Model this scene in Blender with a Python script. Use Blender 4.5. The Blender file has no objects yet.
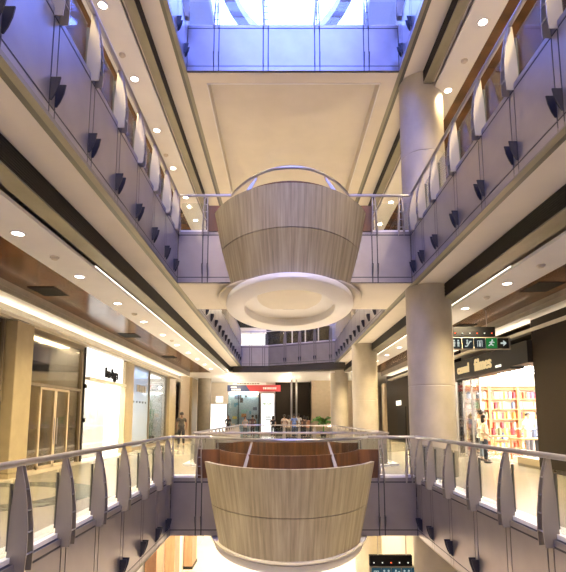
import bpy, bmesh, math, random
from mathutils import Vector, Matrix
random.seed(7)
scn = bpy.context.scene
COL = scn.collection
R = math.radians

# ------------------------------------------------------------------ levels / plan (metres)
Z0, Z1, Z2, Z3 = -6.46, 0.0, 6.46, 12.55
EDGE_L = {1: -2.77, 2: -2.75, 3: -2.64}
EDGE_R = {1: 3.40, 2: 3.47, 3: 3.31}
YB0, YB1 = 12.35, 15.55          # the near footbridges
YFL, YFR = 32.9, 30.5            # far edge of the second void (left / right)
YK = -0.85                       # x of the kink of the far edge
Y_NEAR = 1.0
SHOP_L, SHOP_R = -7.02, 7.6

# ------------------------------------------------------------------ materials
def new_mat(name):
    m = bpy.data.materials.new(name); m.use_nodes = True
    nt = m.node_tree; nt.nodes.clear()
    out = nt.nodes.new('ShaderNodeOutputMaterial')
    return m, nt, out

def mat(name, col, rough=0.5, metal=0.0, var=0.0, scale=(1, 1, 1), nscale=4.0, bump=0.0, col2=None, spec=0.5, detail=4.0, coat=0.0):
    m, nt, out = new_mat(name)
    b = nt.nodes.new('ShaderNodeBsdfPrincipled')
    b.inputs['Roughness'].default_value = rough
    b.inputs['Metallic'].default_value = metal
    b.inputs['Specular IOR Level'].default_value = spec
    if coat:
        b.inputs['Coat Weight'].default_value = coat; b.inputs['Coat Roughness'].default_value = 0.08
    nt.links.new(b.outputs[0], out.inputs[0])
    c1 = (*col, 1)
    if var > 0 or col2 or bump > 0:
        tc = nt.nodes.new('ShaderNodeTexCoord'); mp = nt.nodes.new('ShaderNodeMapping')
        mp.inputs['Scale'].default_value = scale
        nz = nt.nodes.new('ShaderNodeTexNoise'); nz.inputs['Scale'].default_value = nscale; nz.inputs['Detail'].default_value = detail
        nt.links.new(tc.outputs['Object'], mp.inputs[0]); nt.links.new(mp.outputs[0], nz.inputs['Vector'])
        cr = nt.nodes.new('ShaderNodeValToRGB')
        lo = tuple(max(0, c * (1 - var)) for c in col); hi = tuple(min(1, c * (1 + var)) for c in col)
        if col2: lo = col2; hi = col
        cr.color_ramp.elements[0].position = 0.32; cr.color_ramp.elements[1].position = 0.68
        cr.color_ramp.elements[0].color = (*lo, 1); cr.color_ramp.elements[1].color = (*hi, 1)
        nt.links.new(nz.outputs['Fac'], cr.inputs[0]); nt.links.new(cr.outputs[0], b.inputs['Base Color'])
        if bump > 0:
            bp = nt.nodes.new('ShaderNodeBump'); bp.inputs['Strength'].default_value = bump; bp.inputs['Distance'].default_value = 0.02
            nt.links.new(nz.outputs['Fac'], bp.inputs['Height']); nt.links.new(bp.outputs[0], b.inputs['Normal'])
    else:
        b.inputs['Base Color'].default_value = c1
    return m

def emit(name, col, s):
    m, nt, out = new_mat(name)
    e = nt.nodes.new('ShaderNodeEmission'); e.inputs[0].default_value = (*col, 1); e.inputs[1].default_value = s
    nt.links.new(e.outputs[0], out.inputs[0]); return m

def glass(name, tint, refl=0.12, frost=0.0, frost_col=(0.8, 0.8, 0.8)):
    m, nt, out = new_mat(name)
    t = nt.nodes.new('ShaderNodeBsdfTransparent'); t.inputs[0].default_value = (*tint, 1)
    g = nt.nodes.new('ShaderNodeBsdfGlossy'); g.inputs['Roughness'].default_value = 0.03
    lw = nt.nodes.new('ShaderNodeLayerWeight'); lw.inputs[0].default_value = 0.25
    mr = nt.nodes.new('ShaderNodeMapRange'); mr.inputs[3].default_value = refl * 0.4; mr.inputs[4].default_value = min(1, refl * 4)
    nt.links.new(lw.outputs['Fresnel'], mr.inputs[0])
    mx = nt.nodes.new('ShaderNodeMixShader')
    nt.links.new(mr.outputs[0], mx.inputs[0]); nt.links.new(t.outputs[0], mx.inputs[1]); nt.links.new(g.outputs[0], mx.inputs[2])
    last = mx
    if frost > 0:
        d = nt.nodes.new('ShaderNodeBsdfDiffuse'); d.inputs[0].default_value = (*frost_col, 1)
        m2 = nt.nodes.new('ShaderNodeMixShader'); m2.inputs[0].default_value = frost
        nt.links.new(mx.outputs[0], m2.inputs[1]); nt.links.new(d.outputs[0], m2.inputs[2]); last = m2
    nt.links.new(last.outputs[0], out.inputs[0]); return m

M = {}
M['plaster'] = mat('cream_plaster', (0.69, 0.635, 0.525), 0.7, var=0.03, nscale=1.5)
M['white_plaster'] = mat('white_plaster', (0.82, 0.80, 0.76), 0.6, var=0.02, nscale=1.5)
M['floor'] = mat('polished_stone_floor', (0.50, 0.445, 0.355), 0.16, var=0.10, nscale=0.6, spec=0.5)
M['floor_low'] = mat('pale_stone_floor', (0.72, 0.67, 0.58), 0.25, var=0.06, nscale=0.5)
M['kerb'] = mat('white_stone_kerb', (0.80, 0.78, 0.74), 0.4, var=0.04)
M['fascia'] = mat('satin_grey_panel', (0.335, 0.31, 0.32), 0.33, metal=0.75, var=0.10, nscale=1.2)
M['fascia_dark'] = mat('dark_joint', (0.03, 0.03, 0.04), 0.6)
M['bracket'] = mat('dark_grey_blade', (0.03, 0.03, 0.04), 0.4, metal=0.4)
M['olive'] = mat('olive_steel_channel', (0.23, 0.215, 0.16), 0.45, metal=0.2, var=0.15, scale=(1, 0.3, 1), nscale=3)
M['beam'] = mat('taupe_beam', (0.25, 0.225, 0.185), 0.6, var=0.08)
M['vent'] = mat('dark_grille', (0.030, 0.026, 0.022), 0.6, spec=0.2)
M['wood_ceiling'] = mat('dark_brown_veneer', (0.165, 0.070, 0.027), 0.20, var=0.0, col2=(0.06, 0.025, 0.011), scale=(0.6, 0.9, 1), nscale=1.6, spec=0.5)
M['concrete'] = mat('column_concrete', (0.41, 0.365, 0.285), 0.55, var=0.10, scale=(1, 1, 0.6), nscale=2.2, bump=0.05)
def grain(name, stops, rough, k, zs, bump=0.05):
    """timber grain that runs down an oval wall: noise over the bearing round the pod and the height"""
    m, nt, out = new_mat(name); L = nt.links.new; N = nt.nodes.new
    b = N('ShaderNodeBsdfPrincipled'); b.inputs['Roughness'].default_value = rough; L(b.outputs[0], out.inputs[0])
    tc = N('ShaderNodeTexCoord'); sp = N('ShaderNodeSeparateXYZ'); L(tc.outputs['Object'], sp.inputs[0])
    mu = N('ShaderNodeMath'); mu.operation = 'MULTIPLY'; mu.inputs[1].default_value = 1.7; L(sp.outputs[0], mu.inputs[0])
    at = N('ShaderNodeMath'); at.operation = 'ARCTAN2'; L(mu.outputs[0], at.inputs[0]); L(sp.outputs[1], at.inputs[1])
    ka = N('ShaderNodeMath'); ka.operation = 'MULTIPLY'; ka.inputs[1].default_value = k; L(at.outputs[0], ka.inputs[0])
    kz = N('ShaderNodeMath'); kz.operation = 'MULTIPLY'; kz.inputs[1].default_value = zs; L(sp.outputs[2], kz.inputs[0])
    cb = N('ShaderNodeCombineXYZ'); L(ka.outputs[0], cb.inputs[0]); L(kz.outputs[0], cb.inputs[2])
    nz = N('ShaderNodeTexNoise'); nz.inputs['Scale'].default_value = 1.0; nz.inputs['Detail'].default_value = 5.0; nz.inputs['Roughness'].default_value = 0.65; L(cb.outputs[0], nz.inputs['Vector'])
    cr = N('ShaderNodeValToRGB'); cr.color_ramp.elements[0].position = 0.30; cr.color_ramp.elements[1].position = 0.70
    cr.color_ramp.elements[0].color = (*stops[0], 1); cr.color_ramp.elements[1].color = (*stops[1], 1)
    L(nz.outputs['Fac'], cr.inputs[0]); L(cr.outputs[0], b.inputs['Base Color'])
    bp = N('ShaderNodeBump'); bp.inputs['Strength'].default_value = bump; bp.inputs['Distance'].default_value = 0.01; L(nz.outputs['Fac'], bp.inputs['Height']); L(bp.outputs[0], b.inputs['Normal'])
    return m
M['shell'] = grain('grey_wood_grain_shell', ((0.20, 0.168, 0.118), (0.46, 0.405, 0.295)), 0.5, 26.0, 0.55)
M['red_wood'] = grain('red_brown_timber', ((0.030, 0.012, 0.006), (0.20, 0.082, 0.030)), 0.38, 11.0, 0.3)
M['steel'] = mat('brushed_steel', (0.42, 0.40, 0.395), 0.28, metal=0.9)
M['blade'] = mat('satin_steel_blade', (0.33, 0.30, 0.265), 0.42, metal=0.55)
M['clamp'] = mat('dark_olive_clamp', (0.10, 0.10, 0.085), 0.4, metal=0.4)
M['glass'] = glass('clear_glass', (0.93, 0.95, 0.94), 0.10)
M['shopglass'] = glass('shop_glass', (0.92, 0.91, 0.88), 0.16)
M['dimglass'] = glass('dim_shop_glass', (0.84, 0.80, 0.70), 0.20)
M['blueglass'] = glass('pale_blue_film', (0.62, 0.72, 0.86), 0.15, 0.35, (0.68, 0.76, 0.86))
M['stone'] = mat('ochre_stone', (0.33, 0.265, 0.155), 0.45, var=0.08, nscale=3)
M['beige'] = mat('beige_panel', (0.55, 0.45, 0.32), 0.5, var=0.05)
M['wall'] = mat('warm_wall', (0.60, 0.54, 0.45), 0.7, var=0.04)
M['lavender'] = mat('light_wall', (0.70, 0.69, 0.70), 0.6, var=0.03)
M['brown'] = mat('dark_brown_cladding', (0.018, 0.013, 0.009), 0.65, spec=0.12, var=0.25, scale=(3, 3, 3), nscale=14)
M['charcoal'] = mat('charcoal', (0.015, 0.015, 0.017), 0.5, spec=0.2, var=0.1)
M['black'] = mat('black', (0.008, 0.008, 0.009), 0.6, spec=0.1)
M['frame'] = mat('bronze_frame', (0.20, 0.16, 0.11), 0.4, metal=0.4)
M['white'] = mat('white_panel', (0.85, 0.84, 0.82), 0.4)
M['pale_timber'] = mat('pale_orange_timber', (0.48, 0.27, 0.16), 0.5, var=0.12, scale=(3, 3, 0.6))
M['cream_hoarding'] = mat('cream_hoarding', (0.66, 0.54, 0.36), 0.6, var=0.06, nscale=1.2)
M['orange'] = mat('orange_timber', (0.52, 0.22, 0.09), 0.45, var=0.12, scale=(3, 3, 0.6))
M['navy'] = mat('navy_sign', (0.03, 0.05, 0.14), 0.35)
M['red'] = mat('red_sign', (0.52, 0.05, 0.06), 0.35)
M['skin'] = mat('skin', (0.55, 0.34, 0.24), 0.5)
M['skin_dark'] = mat('brown_skin', (0.30, 0.17, 0.11), 0.5)
M['hair'] = mat('dark_hair', (0.018, 0.013, 0.011), 0.5)
M['leaf'] = mat('green_leaf', (0.10, 0.26, 0.05), 0.45, var=0.3, nscale=6)
M['pot'] = mat('dark_planter', (0.06, 0.05, 0.045), 0.5)
M['soil'] = mat('soil', (0.05, 0.035, 0.025), 0.9)
M['lamp'] = emit('downlight_lens', (1.0, 0.90, 0.74), 22.0)
M['cove'] = emit('cove_strip', (1.0, 0.90, 0.74), 3.0)
M['cove_bright'] = emit('added_cove_light', (1.0, 0.86, 0.66), 12.0)
M['shoplight'] = emit('shop_light_panel', (1.0, 0.95, 0.88), 20.0)
M['shoplight_soft'] = emit('shop_light_soft', (1.0, 0.86, 0.66), 24.0)
M['backlit'] = emit('backlit_white', (1.0, 0.96, 0.90), 1.7)
M['backlit_strong'] = emit('shop_light_cool', (0.95, 0.97, 1.0), 6.0)
M['screen_green'] = emit('sign_green', (0.05, 0.42, 0.10), 0.35)
M['sign_dark'] = emit('sign_slate', (0.045, 0.055, 0.06), 0.5)
M['sign_blue'] = emit('sign_teal', (0.03, 0.10, 0.14), 0.6)
M['sign_white'] = emit('sign_white', (0.8, 0.9, 0.86), 0.6)
M['led_red'] = emit('led_red', (1.0, 0.12, 0.04), 2.0)
M['led_white'] = emit('led_white', (0.9, 0.9, 0.85), 1.2)
M['gold_lit'] = emit('gold_lettering', (0.85, 0.62, 0.30), 0.9)
M['exit_lit'] = emit('exit_lit', (1.0, 0.95, 0.8), 1.6)
CLOTH = {}
def cloth(c):
    if c not in CLOTH:
        CLOTH[c] = mat('cloth_%d' % len(CLOTH), c, 0.85, var=0.12, nscale=9)
    return CLOTH[c]

# ------------------------------------------------------------------ mesh builder
class MB:
    def __init__(s): s.v = []; s.f = []; s.sm = []
    def quad(s, a, b, c, d, sm=False):
        n = len(s.v); s.v += [tuple(a), tuple(b), tuple(c), tuple(d)]; s.f.append((n, n+1, n+2, n+3)); s.sm.append(sm)
    def box(s, lo, hi):
        x0, y0, z0 = (min(a, b) for a, b in zip(lo, hi)); x1, y1, z1 = (max(a, b) for a, b in zip(lo, hi)); n = len(s.v)
        s.v += [(x0,y0,z0),(x1,y0,z0),(x1,y1,z0),(x0,y1,z0),(x0,y0,z1),(x1,y0,z1),(x1,y1,z1),(x0,y1,z1)]
        for q in ((0,3,2,1),(4,5,6,7),(0,1,5,4),(1,2,6,5),(2,3,7,6),(3,0,4,7)): s.f.append(tuple(n+i for i in q)); s.sm.append(False)
        return s
    def prism(s, bot, top, sm=False):      # two congruent 3-D polygons
        n = len(s.v); k = len(bot); s.v += [tuple(p) for p in bot] + [tuple(p) for p in top]
        s.f.append(tuple(n+i for i in reversed(range(k)))); s.sm.append(False)
        s.f.append(tuple(n+k+i for i in range(k))); s.sm.append(False)
        for i in range(k):
            j = (i+1) % k; s.f.append((n+i, n+j, n+k+j, n+k+i)); s.sm.append(sm)
        return s
    def tube(s, pts, r, seg=10, closed=False):
        pts = [Vector(p) for p in pts]; n0 = len(s.v); k = len(pts)
        for i, p in enumerate(pts):
            if closed: d = pts[(i+1) % k] - pts[i-1]
            else: d = pts[min(i+1, k-1)] - pts[max(i-1, 0)]
            d.normalize(); up = Vector((0, 0, 1)) if abs(d.z) < 0.95 else Vector((1, 0, 0))
            a = d.cross(up).normalized(); b = d.cross(a).normalized()
            for q in range(seg):
                t = 2*math.pi*q/seg; s.v.append(tuple(p + a*math.cos(t)*r + b*math.sin(t)*r))
        for i in range(k if closed else k-1):
            i2 = (i+1) % k
            for q in range(seg):
                q2 = (q+1) % seg
                s.f.append((n0+i*seg+q, n0+i*seg+q2, n0+i2*seg+q2, n0+i2*seg+q)); s.sm.append(True)
        if not closed:
            s.f.append(tuple(n0+q for q in range(seg))); s.sm.append(False)
            s.f.append(tuple(n0+(k-1)*seg+q for q in reversed(range(seg)))); s.sm.append(False)
        return s
    def lathe(s, prof, c=(0, 0, 0), seg=32, sx=1.0, sy=1.0, loop=False):   # prof: (r, z) or (rx, ry, z)
        n0 = len(s.v); k = len(prof)
        for p in prof:
            rx, ry, z = (p[0], p[0], p[1]) if len(p) == 2 else p
            for q in range(seg):
                t = 2*math.pi*q/seg; s.v.append((c[0]+rx*sx*math.cos(t), c[1]+ry*sy*math.sin(t), c[2]+z))
        for i in range(k if loop else k-1):
            i2 = (i+1) % k
            for q in range(seg):
                q2 = (q+1) % seg
                s.f.append((n0+i*seg+q, n0+i*seg+q2, n0+i2*seg+q2, n0+i2*seg+q)); s.sm.append(True)
        if not loop:
            s.f.append(tuple(n0+q for q in reversed(range(seg)))); s.sm.append(False)
            s.f.append(tuple(n0+(k-1)*seg+q for q in range(seg))); s.sm.append(False)
        return s
    def mesh(s, name, m):
        me = bpy.data.meshes.new(name); me.from_pydata(s.v, [], s.f)
        me.polygons.foreach_set('use_smooth', s.sm)
        me.materials.append(m)
        bm = bmesh.new(); bm.from_mesh(me); bmesh.ops.recalc_face_normals(bm, faces=bm.faces); bm.to_mesh(me); bm.free()
        me.update(); return me
    def build(s, name, m, parent=None, bevel=0.0, sharp=True):
        me = s.mesh(name, m)
        if sharp and any(s.sm):
            try: me.set_sharp_from_angle(angle=R(40))
            except Exception: pass
        o = bpy.data.objects.new(name, me); COL.objects.link(o)
        if parent: o.parent = parent
        if bevel:
            b = o.modifiers.new('bevel', 'BEVEL'); b.width = bevel; b.segments = 2; b.limit_method = 'ANGLE'
        return o

def tag(o, label=None, cat=None, group=None, kind=None):
    if label: o['label'] = label
    if cat: o['category'] = cat
    if group: o['group'] = group
    if kind: o['kind'] = kind
    return o
def thing(name, label, cat, loc=(0, 0, 0), rz=0.0, group=None, kind=None):
    o = bpy.data.objects.new(name, None); COL.objects.link(o); o.location = loc; o.rotation_euler = (0, 0, rz)
    o.empty_display_size = 0.1
    return tag(o, label, cat, group, kind)
def inst(name, me, parent=None, loc=(0, 0, 0), rz=0.0):
    o = bpy.data.objects.new(name, me); COL.objects.link(o); o.location = loc; o.rotation_euler = (0, 0, rz)
    if parent: o.parent = parent
    return o
def boxo(name, lo, hi, m, parent=None, bevel=0.0):
    return MB().box(lo, hi).build(name, m, parent, bevel)
def copy_tree(o, parent=None):
    c = o.copy(); COL.objects.link(c)
    if parent: c.parent = parent
    for ch in list(o.children): copy_tree(ch, c)
    return c
def text_obj(name, s, size, m, parent, mtx, depth=0.02, align='CENTER', weight=0.0):
    cu = bpy.data.curves.new(name, 'FONT'); cu.body = s; cu.size = size; cu.extrude = depth; cu.align_x = align; cu.align_y = 'CENTER'; cu.offset = weight
    t = bpy.data.objects.new('tmp', cu); COL.objects.link(t)
    dg = bpy.context.evaluated_depsgraph_get(); dg.update()
    me = bpy.data.meshes.new_from_object(t.evaluated_get(dg)); me.name = name
    bpy.data.objects.remove(t); bpy.data.curves.remove(cu)
    me.materials.clear(); me.materials.append(m)
    me.transform(mtx)
    o = bpy.data.objects.new(name, me); COL.objects.link(o)
    if parent: o.parent = parent
    return o
# text frames: x right / y up of the lettering mapped into the world
def frame(origin, xdir, ydir):
    x = Vector(xdir).normalized(); y = Vector(ydir).normalized(); z = x.cross(y)
    mt = Matrix((x, y, z)).transposed().to_4x4(); mt.translation = Vector(origin); return mt

# ------------------------------------------------------------------ camera
cam_d = bpy.data.cameras.new('camera'); cam = bpy.data.objects.new('camera', cam_d); COL.objects.link(cam)
F = 480.0; W, Hh = 566, 572
cam_d.sensor_fit = 'HORIZONTAL'; cam_d.sensor_width = 36.0; cam_d.lens = F * 36.0 / W
cam_d.shift_x = (W/2 - 281.0) / W; cam_d.shift_y = (359.0 - Hh/2) / W
cam_d.clip_start = 0.05; cam_d.clip_end = 200
cam.location = (0, 0, 1.5); cam.rotation_euler = (R(90) + math.atan(0.1228), 0, 0)
scn.camera = cam

# ------------------------------------------------------------------ setting: slabs, ceilings, fascias
def struct(o, label=None, cat=None):
    o['kind'] = 'structure'
    if label: o['label'] = label; o['category'] = cat or 'structure'
    return o

XO_L, XO_R = -14.0, 15.0
YEND = 42.0
# floors
def floor_side(z, lev, side, m):
    e = EDGE_L[lev] if side == 'left' else EDGE_R[lev]
    xo = XO_L if side == 'left' else XO_R
    return MB().box((e + (-0.09 if side == 'left' else 0.09), Y_NEAR, z - 0.25), (xo, YEND + 6, z)).build('floor', m)
struct(floor_side(Z1, 1, 'left', M['floor']), 'polished cream stone floor in front of the left hand shops', 'floor')
struct(floor_side(Z1, 1, 'right', M['floor']), 'polished cream stone floor in front of the bookshop on the right', 'floor')
struct(floor_side(Z2, 2, 'left', M['floor']), 'upper gallery floor on the left of the atrium', 'floor')
struct(floor_side(Z2, 2, 'right', M['floor']), 'upper gallery floor on the right of the atrium', 'floor')
struct(floor_side(Z3, 3, 'left', M['floor']), 'top gallery floor on the left of the atrium', 'floor')
struct(floor_side(Z3, 3, 'right', M['floor']), 'top gallery floor on the right of the atrium', 'floor')
b = MB().box((EDGE_L[1]-0.08, YB0+0.09, -0.25), (EDGE_R[1]+0.08, YB1-0.09, -0.001)); struct(b.build('floor', M['floor']), 'deck of the lower footbridge across the atrium', 'footbridge')
b = MB().box((EDGE_L[2]-0.08, YB0+0.09, Z2-0.25), (EDGE_R[2]+0.08, YB1-0.09, Z2-0.001)); struct(b.build('floor', M['floor']), 'deck of the upper footbridge across the atrium', 'footbridge')
for z, lev in ((Z1, 1), (Z2, 2)):
    el, er = EDGE_L[lev], EDGE_R[lev]
    bot = [(el-0.08, YFL+0.09, z-0.251), (YK+0.02, YFL+0.09, z-0.251), (er+0.08, YFR+0.05, z-0.251), (er+0.08, YEND+6, z-0.251), (el-0.08, YEND+6, z-0.251)]
    struct(MB().prism(bot, [(x, y, q+0.25) for x, y, q in bot]).build('floor', M['floor']),
           'floor at the far end of the atrium on the %s level' % ('main' if lev == 1 else 'upper'), 'floor')
b = MB().box((XO_L, -6, Z0-0.25), (XO_R, 60, Z0)); struct(b.build('floor', M['floor_low']), 'bright ground floor far below the footbridge', 'floor')
b = MB().box((XO_L, -6, -0.25), (XO_R, Y_NEAR, 0)); struct(b.build('floor', M['floor']), 'floor under the viewpoint at the near end of the atrium', 'floor')

fi = struct(MB().lathe([(1.25, 0.0005), (1.95, 0.0005), (1.95, 0.004), (1.25, 0.004)], seg=64, loop=True).build('floor_inlay', mat('grey_green_stone', (0.20, 0.21, 0.18), 0.2, var=0.15)), 'grey green stone ring inlaid in the floor by the left balustrade', 'floor inlay')
fi.location = (-5.6, 9.6, 0)
# ceilings of the side galleries
SEC = {  # d = distance out from the slab edge
    ('left', 2): dict(s=0.77, bm=1.10, c0=1.16, c1=2.07, w=3.55, shop=SHOP_L),
    ('right', 2): dict(s=0.88, bm=1.30, c0=1.37, c1=2.30, w=3.44, shop=SHOP_R),
    ('left', 3): dict(s=0.66, bm=0.88, c0=0.94, c1=1.78, w=3.5, shop=SHOP_L),
    ('right', 3): dict(s=0.68, bm=0.93, c0=1.0, c1=1.74, w=3.3, shop=SHOP_R),
    ('left', 1): dict(s=0.77, bm=1.10, c0=1.16, c1=2.07, w=3.55, shop=SHOP_L),
    ('right', 1): dict(s=0.88, bm=1.30, c0=1.37, c1=2.30, w=3.44, shop=SHOP_R),
}
def gallery_ceiling(side, lev, zf, label):
    e = (EDGE_L if side == 'left' else EDGE_R)[lev]; sg = -1 if side == 'left' else 1
    p = SEC[(side, lev)]; X = lambda d: e + sg*d
    y0, y1 = Y_NEAR, 33.0
    zs = zf - 1.41; zb = zs - 0.36; zc = zs - 0.45; zw = zc - 0.23
    root = struct(thing('ceiling', label, 'ceiling', (0, 0, 0)))
    o = boxo('olive_channel', (X(0.0), y0, zs-0.015), (X(0.10), y1, zs+0.05), M['olive'], root)
    o = boxo('shadow_channel', (X(0.10), y0, zs-0.005), (X(0.19), y1, zs+0.04), M['clamp'], root)
    boxo('soffit', (X(0.19), y0, zs), (X(p['s']), y1, zs+0.06), M['plaster'], root)
    v = MB()
    for k in range(9):
        zz = zs - 0.02 - k*0.04
        v.prism([(X(p['s']-0.02), y0, zz), (X(p['s']+0.03), y0, zz-0.02), (X(p['s']+0.03), y0, zz-0.03), (X(p['s']-0.02), y0, zz-0.012)],
                [(X(p['s']-0.02), y1, zz), (X(p['s']+0.03), y1, zz-0.02), (X(p['s']+0.03), y1, zz-0.03), (X(p['s']-0.02), y1, zz-0.012)])
    v.box((X(p['s']+0.04), y0, zb), (X(p['s']+0.08), y1, zs+0.06))
    v.build('vent_grille', M['vent'], root)
    boxo('beam', (X(p['s']+0.08), y0, zb), (X(p['bm']), y1, zs+0.05), M['beam'], root)
    boxo('beam_lip', (X(p['s']-0.02), y0, zb-0.03), (X(p['bm']-0.06), y1, zb-0.002), M['olive'], root)
    boxo('slot_side', (X(p['bm']), y0, zc+0.14), (X(p['c0']), y1, zc+0.17), M['plaster'], root)
    if lev == 2: boxo('light_slot', (X(p['c0']+0.01), 9.8, zc+0.065), (X(p['c0']-0.012), y1, zc+0.08), M['cove'], root)
    boxo('plaster_strip', (X(p['c0']), y0, zc), (X(p['c1']), y1, zc+0.06), M['white_plaster'], root)
    w = MB(); n = 12; step = (y1-y0)/n
    for k in range(n): w.box((X(p['c1']+0.015), y0+k*step, zc+0.015), (X(p['w']), y0+(k+1)*step-0.015, zc+0.07))
    w.build('wood_panel', M['wood_ceiling'], root)
    t = MB(); t.box((X(p['w']), y0, zw), (X(p['w']+0.05), y1, zc+0.05)); t.box((X(p['w']-0.03), y0, zw+0.10), (X(p['w']), y1, zc+0.015))
    t.build('cornice', M['beam'], root)
    boxo('shop_soffit', (X(p['w']+0.05), y0, zw), (p['shop'], y1, zw+0.06), M['white_plaster'], root)
    sg2 = 1 if side == 'right' else -1; S = lambda d: p['shop'] - sg2*d
    ll = MB(); ll.box((S(0), y0, zw-0.34), (S(0.24), y1, zw-0.30)); ll.box((S(0.24), y0, zw-0.34), (S(0.252), y1, zw-0.24)); ll.build('added_cove_ledge', M['plaster'], root)  # ledge added to conceal the glowing strip above it
    boxo('added_cove_light', (S(0.13), y0, zw-0.295), (S(0.21), y1, zw-0.285), M['cove_bright'], root)  # glowing strip added to brighten the shop soffit
    return dict(zs=zs, zb=zb, zc=zc, zw=zw, X=X, p=p)
GC = {}
GC['left', 2] = gallery_ceiling('left', 2, Z2, 'ceiling over the left hand shops with dark timber panels and a row of downlights')
GC['right', 2] = gallery_ceiling('right', 2, Z2, 'ceiling over the bookshop side with dark timber panels')
GC['left', 3] = gallery_ceiling('left', 3, Z3, 'pale ceiling over the upper left gallery')
GC['right', 3] = gallery_ceiling('right', 3, Z3, 'pale ceiling over the upper right gallery')
GC['left', 1] = gallery_ceiling('left', 1, Z1, 'ceiling of the ground floor under the left gallery')
GC['right', 1] = gallery_ceiling('right', 1, Z1, 'ceiling of the ground floor under the right gallery')

# bridge soffits and the broad ceiling over the far half of the atrium
b = MB().box((EDGE_L[2]-0.02, YB0+0.085, Z2-1.412), (EDGE_R[2]+0.02, YB1-0.085, Z2-1.34)); struct(b.build('ceiling', M['plaster']), 'cream underside of the upper footbridge', 'ceiling')
b = MB().box((EDGE_L[1]-0.02, YB0+0.085, Z1-1.412), (EDGE_R[1]+0.02, YB1-0.085, Z1-1.34)); struct(b.build('ceiling', M['plaster']), 'underside of the lower footbridge', 'ceiling')
zs3 = Z3 - 1.41
root = struct(thing('ceiling', 'broad cream ceiling with a sunken panel above the upper pod', 'ceiling'))
fr = MB(); x0, x1, y0, y1 = EDGE_L[3], EDGE_R[3], YB0, 22.2; a0, a1, b0, b1 = -2.16, 2.9, 12.85, 21.6
y0 = YB0+0.085; fr.box((x0, y0, zs3), (a0, y1, zs3+0.58)); fr.box((a1, y0, zs3), (x1, y1, zs3+0.58)); fr.box((a0, y0, zs3), (a1, b0, zs3+0.58)); fr.box((a0, b1, zs3), (a1, y1, zs3+0.58))
fr.build('ceiling_border', M['plaster'], root)
boxo('sunken_panel', (a0-0.05, b0-0.05, zs3+0.52), (a1+0.05, b1+0.05, zs3+0.58), M['plaster'], root)
bd = MB(); bd.box((a0, b0, zs3-0.02), (a0+0.03, b1, zs3+0.02)); bd.box((a1-0.03, b0, zs3-0.02), (a1, b1, zs3+0.02)); bd.box((a0, b0, zs3-0.02), (a1, b0+0.03, zs3+0.02))
bd.build('panel_bead', M['white_plaster'], root)
b = MB().box((x0-0.08, YB0+0.09, Z3-0.25), (x1+0.08, 22.2, Z3-0.001)); struct(b.build('floor', M['floor']), 'top level floor behind the blue lit parapet', 'floor')
boxo('ceiling', (XO_L, 33.0, 4.6), (XO_R, YEND+6, 4.7), M['white_plaster']); struct(bpy.data.objects[-1] if False else COL.objects[-1], 'cream ceiling over the far shops', 'ceiling')
o = boxo('ceiling', (XO_L, 33.0, zs3-0.45), (XO_R, YEND+6, zs3-0.35), M['white_plaster']); struct(o, 'pale ceiling at the far end of the upper level', 'ceiling')
# dark downstand under the far edge of the upper floor
bot = [(EDGE_L[2]-0.6, YFL, 4.62), (YK, YFL, 4.62), (EDGE_R[2]+0.6, YFR-0.3, 4.62), (EDGE_R[2]+0.6, YFR+0.5, 4.62), (YK, YFL+0.8, 4.62), (EDGE_L[2]-0.6, YFL+0.8, 4.62)]
struct(MB().prism(bot, [(x, y, 5.0) for x, y, z in bot]).build('trim_1', M['vent']), 'dark downstand beam under the far edge of the upper floor', 'trim')

# ------------------------------------------------------------------ fascia cladding and balustrades
# local frame of a run: x along, y towards the void, z up
def bracket_mesh():
    b = MB()
    for t in (-0.07, 0.07):
        pr = [(0.005, 0.15), (0.125, 0.15), (0.105, 0.04), (0.065, -0.07), (0.025, -0.14), (0.005, -0.14)]
        b.prism([(t-0.008, y, z) for y, z in pr], [(t+0.008, y, z) for y, z in pr])
    return b.mesh('fascia_bracket', M['bracket'])
BRK = bracket_mesh()
_fm = {}
def fascia_mesh(wd):
    k = round(wd, 2)
    if k not in _fm:
        b = MB(); g = 0.014
        for z0, z1 in ((-0.085, -0.005), (-1.25, -0.115), (-1.40, -1.275)):
            b.box((g, -0.006, z0), (wd-g, 0.0, z1))
        _fm[k] = b.mesh('fascia_panel', M['fascia'])
    return _fm[k]
TRIM = [1]
def run_frame(A, B):
    A = Vector(A); B = Vector(B); d = B - A; L = d.length; rz = math.atan2(d.y, d.x); return A, L, rz
def fascia(A, B, z, joints, label, brackets=True):
    A, L, rz = run_frame((*A, z), (*B, z)); TRIM[0] += 1
    root = struct(thing('trim_%d' % TRIM[0], label, 'trim', A, rz))
    boxo('backing', (0, -0.08, -1.40), (L, -0.0065, -0.01), M['fascia_dark'], root)
    edges = [0.0]
    for j in joints:
        for q in (j-0.07, j+0.07):
            if 0.05 < q < L-0.05: edges.append(q)
    edges.append(L)
    for q0, q1 in zip(edges[:-1], edges[1:]):
        inst('fascia_panel', fascia_mesh(q1-q0), root, (q0, 0, 0))
    if brackets:
        for j in joints:
            if 0.1 < j < L-0.1: inst('fascia_bracket', BRK, root, (j, 0, -1.07))
    boxo('kerb', (0, -0.36, 0.0), (L, -0.05, 0.055), M['kerb'], root)
    return root

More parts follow.
